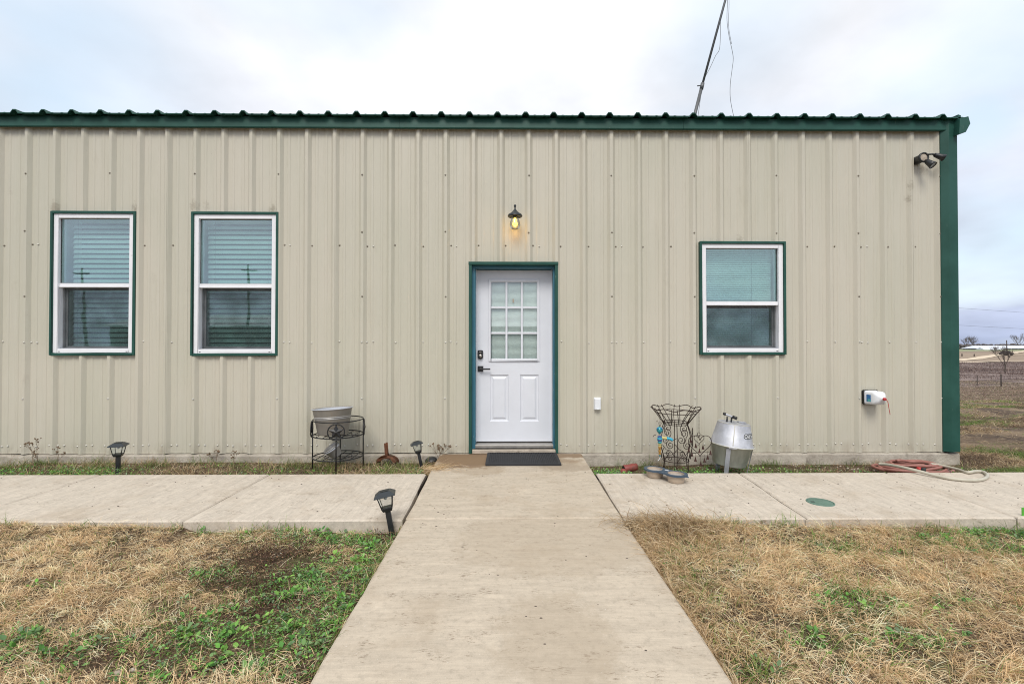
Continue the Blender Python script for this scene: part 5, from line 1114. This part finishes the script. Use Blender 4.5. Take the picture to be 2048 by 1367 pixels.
mesh_np('rough_grass', V, Fc, C, 'blade', label='patchy grass on the rutted ground beyond the building corner', cat='grass', kind='stuff')
n0 = 60000; yy = rng.uniform(11, 44, n0); xx = (yy+5.19)*rng.uniform(.9, 1.16, n0); k_ = rng.random(n0) < np.clip((fbm(xx*.5, yy*1.6, .9, 121)-.34)*3.5, .08, 1); xx, yy = xx[k_], yy[k_]; n = len(xx)
STB = np.array([[.26,.19,.14],[.36,.27,.19],[.18,.12,.09],[.42,.33,.25],[.16,.17,.08]])
V, Fc, C = blades(xx, yy, ground_h(xx, yy), rng.uniform(0, 6.28, n), rng.uniform(.1, 1.2, n), rng.uniform(.05, .14, n), .0006*(yy+5), rng.uniform(.3,1.5,n), pick(STB, n, .2))
mesh_np('stubble', V, Fc, C, 'blade', label='sparse brown stubble on the tilled strip before the fence', cat='stubble', kind='stuff')
# far brush
n0 = 34000; yy = rng.uniform(46, 124, n0); xx = (yy+5.2)*rng.uniform(.82, 1.25, n0); k_ = rng.random(n0) < np.clip((fbm(xx*.15, yy*.7, .5, 111)-.35)*4, .08, 1); xx, yy = xx[k_], yy[k_]; n = len(xx)
BRU = np.array([[.16,.11,.10],[.22,.155,.135],[.10,.07,.065],[.30,.23,.19]]); V, Fc, C = blades(xx, yy, ground_h(xx, yy), rng.uniform(0,6.28,n), rng.uniform(1.0,1.5,n), rng.uniform(.10,.42,n)*(.5+fbm(xx,yy,.12,113)), rng.uniform(.02,.05,n)*yy/60, rng.uniform(0,.5,n), pick(BRU, n))
mesh_np('dead_brush', V, Fc, C, 'blade', label='brown dead brush covering the low ground beyond the fence', cat='brush', kind='stuff')
# stones and soil clods on the lawns
mb = MB()
for (px, py, s_) in [(398,1172,.022),(462,1200,.02),(476,1254,.02),(612,1138,.014),(236,1340,.022),(266,1336,.02),(618,1172,.018),(552,1092,.013),(456,1168,.016)]:
    q = on_z(px, py, -.06); mb.sphere((q.x, q.y, gh(q.x, q.y)+.004), s_*.62, 8, 5, (random.uniform(.9,1.5),.8,.6))
tag(mb.build('pale_stones', 'sill'), 'few pale stones scattered on the left lawn', 'stones', kind='stuff')
mb = MB()
for i in range(150):
    x_ = random.uniform(.86, 4.8); y_ = random.uniform(-.35, -.09); r_ = random.uniform(.004, .010); mb.sphere((x_, y_, gh(x_, y_)+.004), r_, 6, 4, (1.2,1,.7))
tag(mb.build('gravel', 'sill'), 'loose gravel along the foundation right of the path', 'gravel', kind='stuff')
# bits of soil on the walks
mb = MB()
for i in range(220):
    x_ = random.choice([random.uniform(.85, 5.2), random.uniform(-.65,.75), random.uniform(.85, 5.2), random.uniform(-5,-.8)]); y_ = random.uniform(-1.95, -.86) if abs(x_) > .8 else random.uniform(-4.2,-.5); r_ = random.uniform(.0015, .0045)
    mb.sphere((x_, y_, .0015), r_, 6, 4, (random.uniform(1,2.2), 1, .5))
tag(mb.build('soil_crumbs', 'bark'), 'small dark crumbs of soil scattered on the concrete', 'soil', kind='stuff')
# dead weeds standing by the wall
def weed(px, py, hgt, label, nb=9, seed=1, m_='deadweed', zb=-.07):
    random.seed(seed); p = on_z(px, py, zb); mb = MB(); hd = MB()
    def br(a_, d_, L_, r_, dep):
        b_ = a_+d_*L_; mid = (a_+b_)/2+Vector((random.uniform(-1,1),random.uniform(-1,1),0))*L_*.07; mb.tube([a_, mid, b_], [r_, r_*.8, r_*.6], 5)
        if dep == 0: hd.sphere(b_, .0055*random.uniform(.7,1.4), 6, 4); return
        for _ in range(random.choice((2,3))):
            nd = (d_+Vector((random.uniform(-.8,.8), random.uniform(-.5,.5), random.uniform(-.1,.6)))).normalized(); br(b_, nd, L_*random.uniform(.5,.8), r_*.65, dep-1)
    for k in range(nb): br(Vector((random.uniform(-.02,.02), random.uniform(-.02,.02), 0)), Vector((random.uniform(-.6,.6), random.uniform(-.3,.3), 1)).normalized(), hgt*.38*random.uniform(.6,1.1), .0026, 3)
    r_ = empty('dead_weed', p, label=label, cat='weed', group='dead weeds along the wall'); mb.build('stems', m_, r_); tag(hd.build('seed_heads', m_, r_), kind='stuff')
weed(72, 938, .36, 'tallest branching dead weed standing below the leftmost window', 3, 3); weed(103, 940, .25, 'thin dead weed just right of the tallest one', 1, 5)
weed(428, 925, .20, 'small dead weed under the second window', 2, 8); weed(470, 928, .15, 'low dead weed right of the one under the second window', 2, 9); weed(772, 915, .17, 'spiky dry weed around the rusty upright bar', 3, 12); weed(880, 918, .22, 'feathery dry weed left of the green door frame', 4, 14, zb=-.05)
random.seed(3)
# ------------------------------------------------------------------ far things
def bare_tree(p, hgt, seed, m_, name='bare_tree', depth=5, spread=.75, r0=None, **k):
    random.seed(seed); r_ = empty(name, p, **k); tr_ = MB(); cr = MB(); r0 = r0 or hgt*.028
    def br(a_, d_, L_, rr_, dep):
        b_ = a_+d_*L_; (tr_ if dep >= depth-1 else cr).tube([a_, (a_+b_)/2+Vector((random.uniform(-1,1),random.uniform(-1,1),0))*L_*.06, b_], [rr_, rr_*.85, rr_*.7], 5, cap=False)
        if dep == 0: return
        for _ in range(3 if dep > 1 else 2):
            nd = (d_+Vector((random.uniform(-1,1), random.uniform(-1,1), random.uniform(-.05,.75)))*spread).normalized(); br(b_, nd, L_*random.uniform(.62,.85), max(rr_*.62, hgt*.0018), dep-1)
    for q in range(3): br(Vector((random.uniform(-.1,.1),0,-.15)), Vector((random.uniform(-.55,.55), random.uniform(-.4,.4), 1)).normalized(), hgt*.27, r0, depth)
    tr_.build('trunk', m_, r_); cr.build('crown', m_, r_); return r_
p = ground_hit(2009, 746); bare_tree((p.x, p.y, gh(p.x, p.y)), 4.9, 9, 'bark', depth=5, r0=.045, spread=.52, label='small leafless tree behind the fence posts on the right', cat='tree')
def far(px, py, Y): q = on_y(px, py, Y); return Vector((q.x, Y, gh(q.x, Y)))
for (px, Y, h_, s_, lb) in [(1933, 330, 11, 21, 'wide leafless tree on the horizon next to the green corner trim'), (1947, 345, 12.5, 22, 'leafless tree on the horizon just left of the long white-roofed barn'), (2039, 345, 15, 23, 'flat-topped tree rising behind the long barn')]:
    q = far(px, 700, Y); bare_tree(q, h_, s_, 'farbark', 'horizon_tree', 4, .7, .22, label=lb, cat='tree', group='bare trees on the horizon')
mb = MB(); n = 1300
for i in range(n):
    px = random.uniform(1890, 2140); Y = random.uniform(395, 420); q = on_y(px, 700, Y); hh = 2.6+2.8*float(fbm(px, 0, .045, 7))+random.uniform(-.5,.5); zz = -1.6+random.uniform(0, hh+1)
    mb.sphere((q.x, Y, zz), random.uniform(.5, 1.1), 5, 3, (1.5,1,.8))
tag(mb.build('far_woods', 'farbark'), 'grey-brown wood along the horizon', 'woods', kind='stuff')
a = far(1955, 697, 300); b = far(2110, 697, 300); rz0 = on_y(1955, 696.7, 300).z; rz1 = on_y(1963, 690.8, 306).z
barn = empty('long_barn', a, label='long low barn with a pale metal roof on the horizon', cat='barn'); Lb = b.x-a.x
e0 = rz0-a.z; e1 = rz1-a.z
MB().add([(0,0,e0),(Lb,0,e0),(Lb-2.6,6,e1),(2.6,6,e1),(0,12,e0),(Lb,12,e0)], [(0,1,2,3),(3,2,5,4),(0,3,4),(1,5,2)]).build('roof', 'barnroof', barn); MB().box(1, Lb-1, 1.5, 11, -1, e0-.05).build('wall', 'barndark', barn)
for i in range(12): MB().box(1+i*(Lb-2.5)/11, 1.3+i*(Lb-2.5)/11, .8, 1.1, -1, e0-.02).build('post', 'barnroof', barn)
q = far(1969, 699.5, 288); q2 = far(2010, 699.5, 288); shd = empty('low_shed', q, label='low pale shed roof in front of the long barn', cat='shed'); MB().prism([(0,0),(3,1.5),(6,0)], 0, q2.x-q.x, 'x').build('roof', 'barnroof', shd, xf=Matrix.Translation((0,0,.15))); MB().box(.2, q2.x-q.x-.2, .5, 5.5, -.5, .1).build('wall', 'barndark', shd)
q = far(2013.5, 699, 262); tp_ = on_y(2013.5, 680, 262).z-q.z; pol_ = empty('utility_pole', q, label='thin dark utility pole standing in front of the long barn', cat='pole', group='utility poles'); MB().tube([(0,0,-1),(0,0,tp_)], .22, 8).build('pole', 'wood', pol_)
MB().box(-.1,.1,-.12,.12,tp_-.6,tp_-.3).build('cap', 'wood', pol_)
# fence posts with wires
posts = []
for (px, py, ty_, lb) in [(1954, 772.5, 751, 'leaning thin steel fence post nearer the building'), (2002.5, 775, 748.5, 'upright dark fence post in front of the bare tree')]:
    g_ = ground_hit(px, py); hgt = (py-ty_)/F*(g_.y-CAMY); o = empty('fence_post', g_, label=lb, cat='fence post', group='fence posts across the field'); lean = .10 if px < 1990 else 0
    MB().tube([(0,0,-.3),(lean*.4,0,hgt)], .05 if px > 1990 else .035, 6).build('post', 'wood', o); MB().sphere((lean*.4,0,hgt), .055 if px > 1990 else .04, 6, 4).build('post_cap', 'wood', o); posts.append((g_, hgt))
(a, h1), (b, h2) = posts; dv = b-a
for fr_ in (.45, .9): tag(MB().tube([a-dv*3+Vector((0,0,h1*fr_)), a+Vector((0,0,h1*fr_)), b+Vector((0,0,h2*fr_)), b+dv*4+Vector((0,0,h2*fr_))], .006, 4).build('fence_wire', 'wood'), 'thin upper strand of wire between the fence posts' if fr_ > .5 else 'thin lower strand of wire between the fence posts', 'wire')
for (px, py, lb) in [(1924, 712.5, 'tiny left-hand stake far out on the tan field'), (1948.5, 713, 'tiny right-hand stake far out on the tan field')]:
    g_ = ground_hit(px, py); o = MB().box(-.13,.13,-.13,.13,-.3,.9).sphere((0,0,.9), .2, 6, 4).build('field_stake', 'bark'); o.location = g_; tag(o, lb, 'stake')
g_ = ground_hit(2012, 710.5); tk = empty('dark_truck', g_, (0,0,R(80)), label='dark vehicle on the pale dirt road behind the bare tree', cat='vehicle')
MB().prism([(-2.3,.5),(2.3,.5),(2.3,1.1),(1.2,1.15),(.8,1.85),(-.9,1.85),(-1.0,1.15),(-2.3,1.1)], -.9, .9).build('truck_body', 'truck', tk, bevel=.06)
for sx in (-1.5, 1.5):
    for sy in (-.92, .7): MB().lathe([(.0001,0),(.42,0),(.42,.22),(.0001,.22)], 14, Matrix.Translation((sx, sy+.22, .42)) @ Matrix.Rotation(R(90),4,'X')).build('wheel', 'rubber', tk)
# overhead lines on the right
for (pa, pb_, lb) in [((1880,613),(2080,627), 'upper thin overhead power line right of the building'), ((1880,648),(2080,659), 'lower thin overhead power line right of the building')]:
    A = on_y(*pa, 70); B = on_y(*pb_, 74); A2 = A+(A-B)*2; B2 = B+(B-A)*2; n = 24; pts = []
    for i in range(n+1): t_ = i/n; q = A2+(B2-A2)*t_; q.z -= .0; pts.append(q)
    tag(MB().tube(pts, .016, 5).build('power_line', 'mast'), lb, 'power line')
# what stands behind the viewer and shows as reflections in the panes
YB = -30.0
def refl(px, py): r = ray(px, py); t = (-YB-CAMY*-1)/r.y if False else ((-YB)-CAMY)/r.y; q = Vector((r.x*t, 0, H+r.z*t)); return Vector((q.x, YB, q.z))
for (px, py, ln_, lb) in [(163, 532, .9, 'weathered utility pole reflected in the leftmost window'), (497, 524, -.4, 'slim utility pole reflected in the second window')]:
    q = refl(px, py); o = empty('utility_pole', (q.x+ln_*.3, YB, -.15), label=lb, cat='pole', group='utility poles'); MB().tube([(0,0,-1),(-ln_*.3,0,q.z)], [.11,.07], 10).build('pole', 'wood', o); MB().box(-.55-ln_*.3,.55-ln_*.3,-.06,.06,q.z-.45,q.z-.36).build('crossarm', 'wood', o)
a = refl(150, 622); b = refl(1120, 655); sd = empty('yard_shed', (a.x, YB-3, -.2), label='dark low shed across the yard reflected in the lower window panes', cat='shed')
Lb = b.x-a.x; MB().box(0, Lb, -8, 0, 0, 3.1).build('wall', 'barrel', sd); MB().prism([(-8.4,3.05),(.4,3.05),(-4,4.2)], -.4, Lb+.4, 'x').build('roof', 'barnroof', sd); MB().box(Lb*.55, Lb*.55+3, 0, .06, 0, 2.6).build('shed_door', 'track', sd)
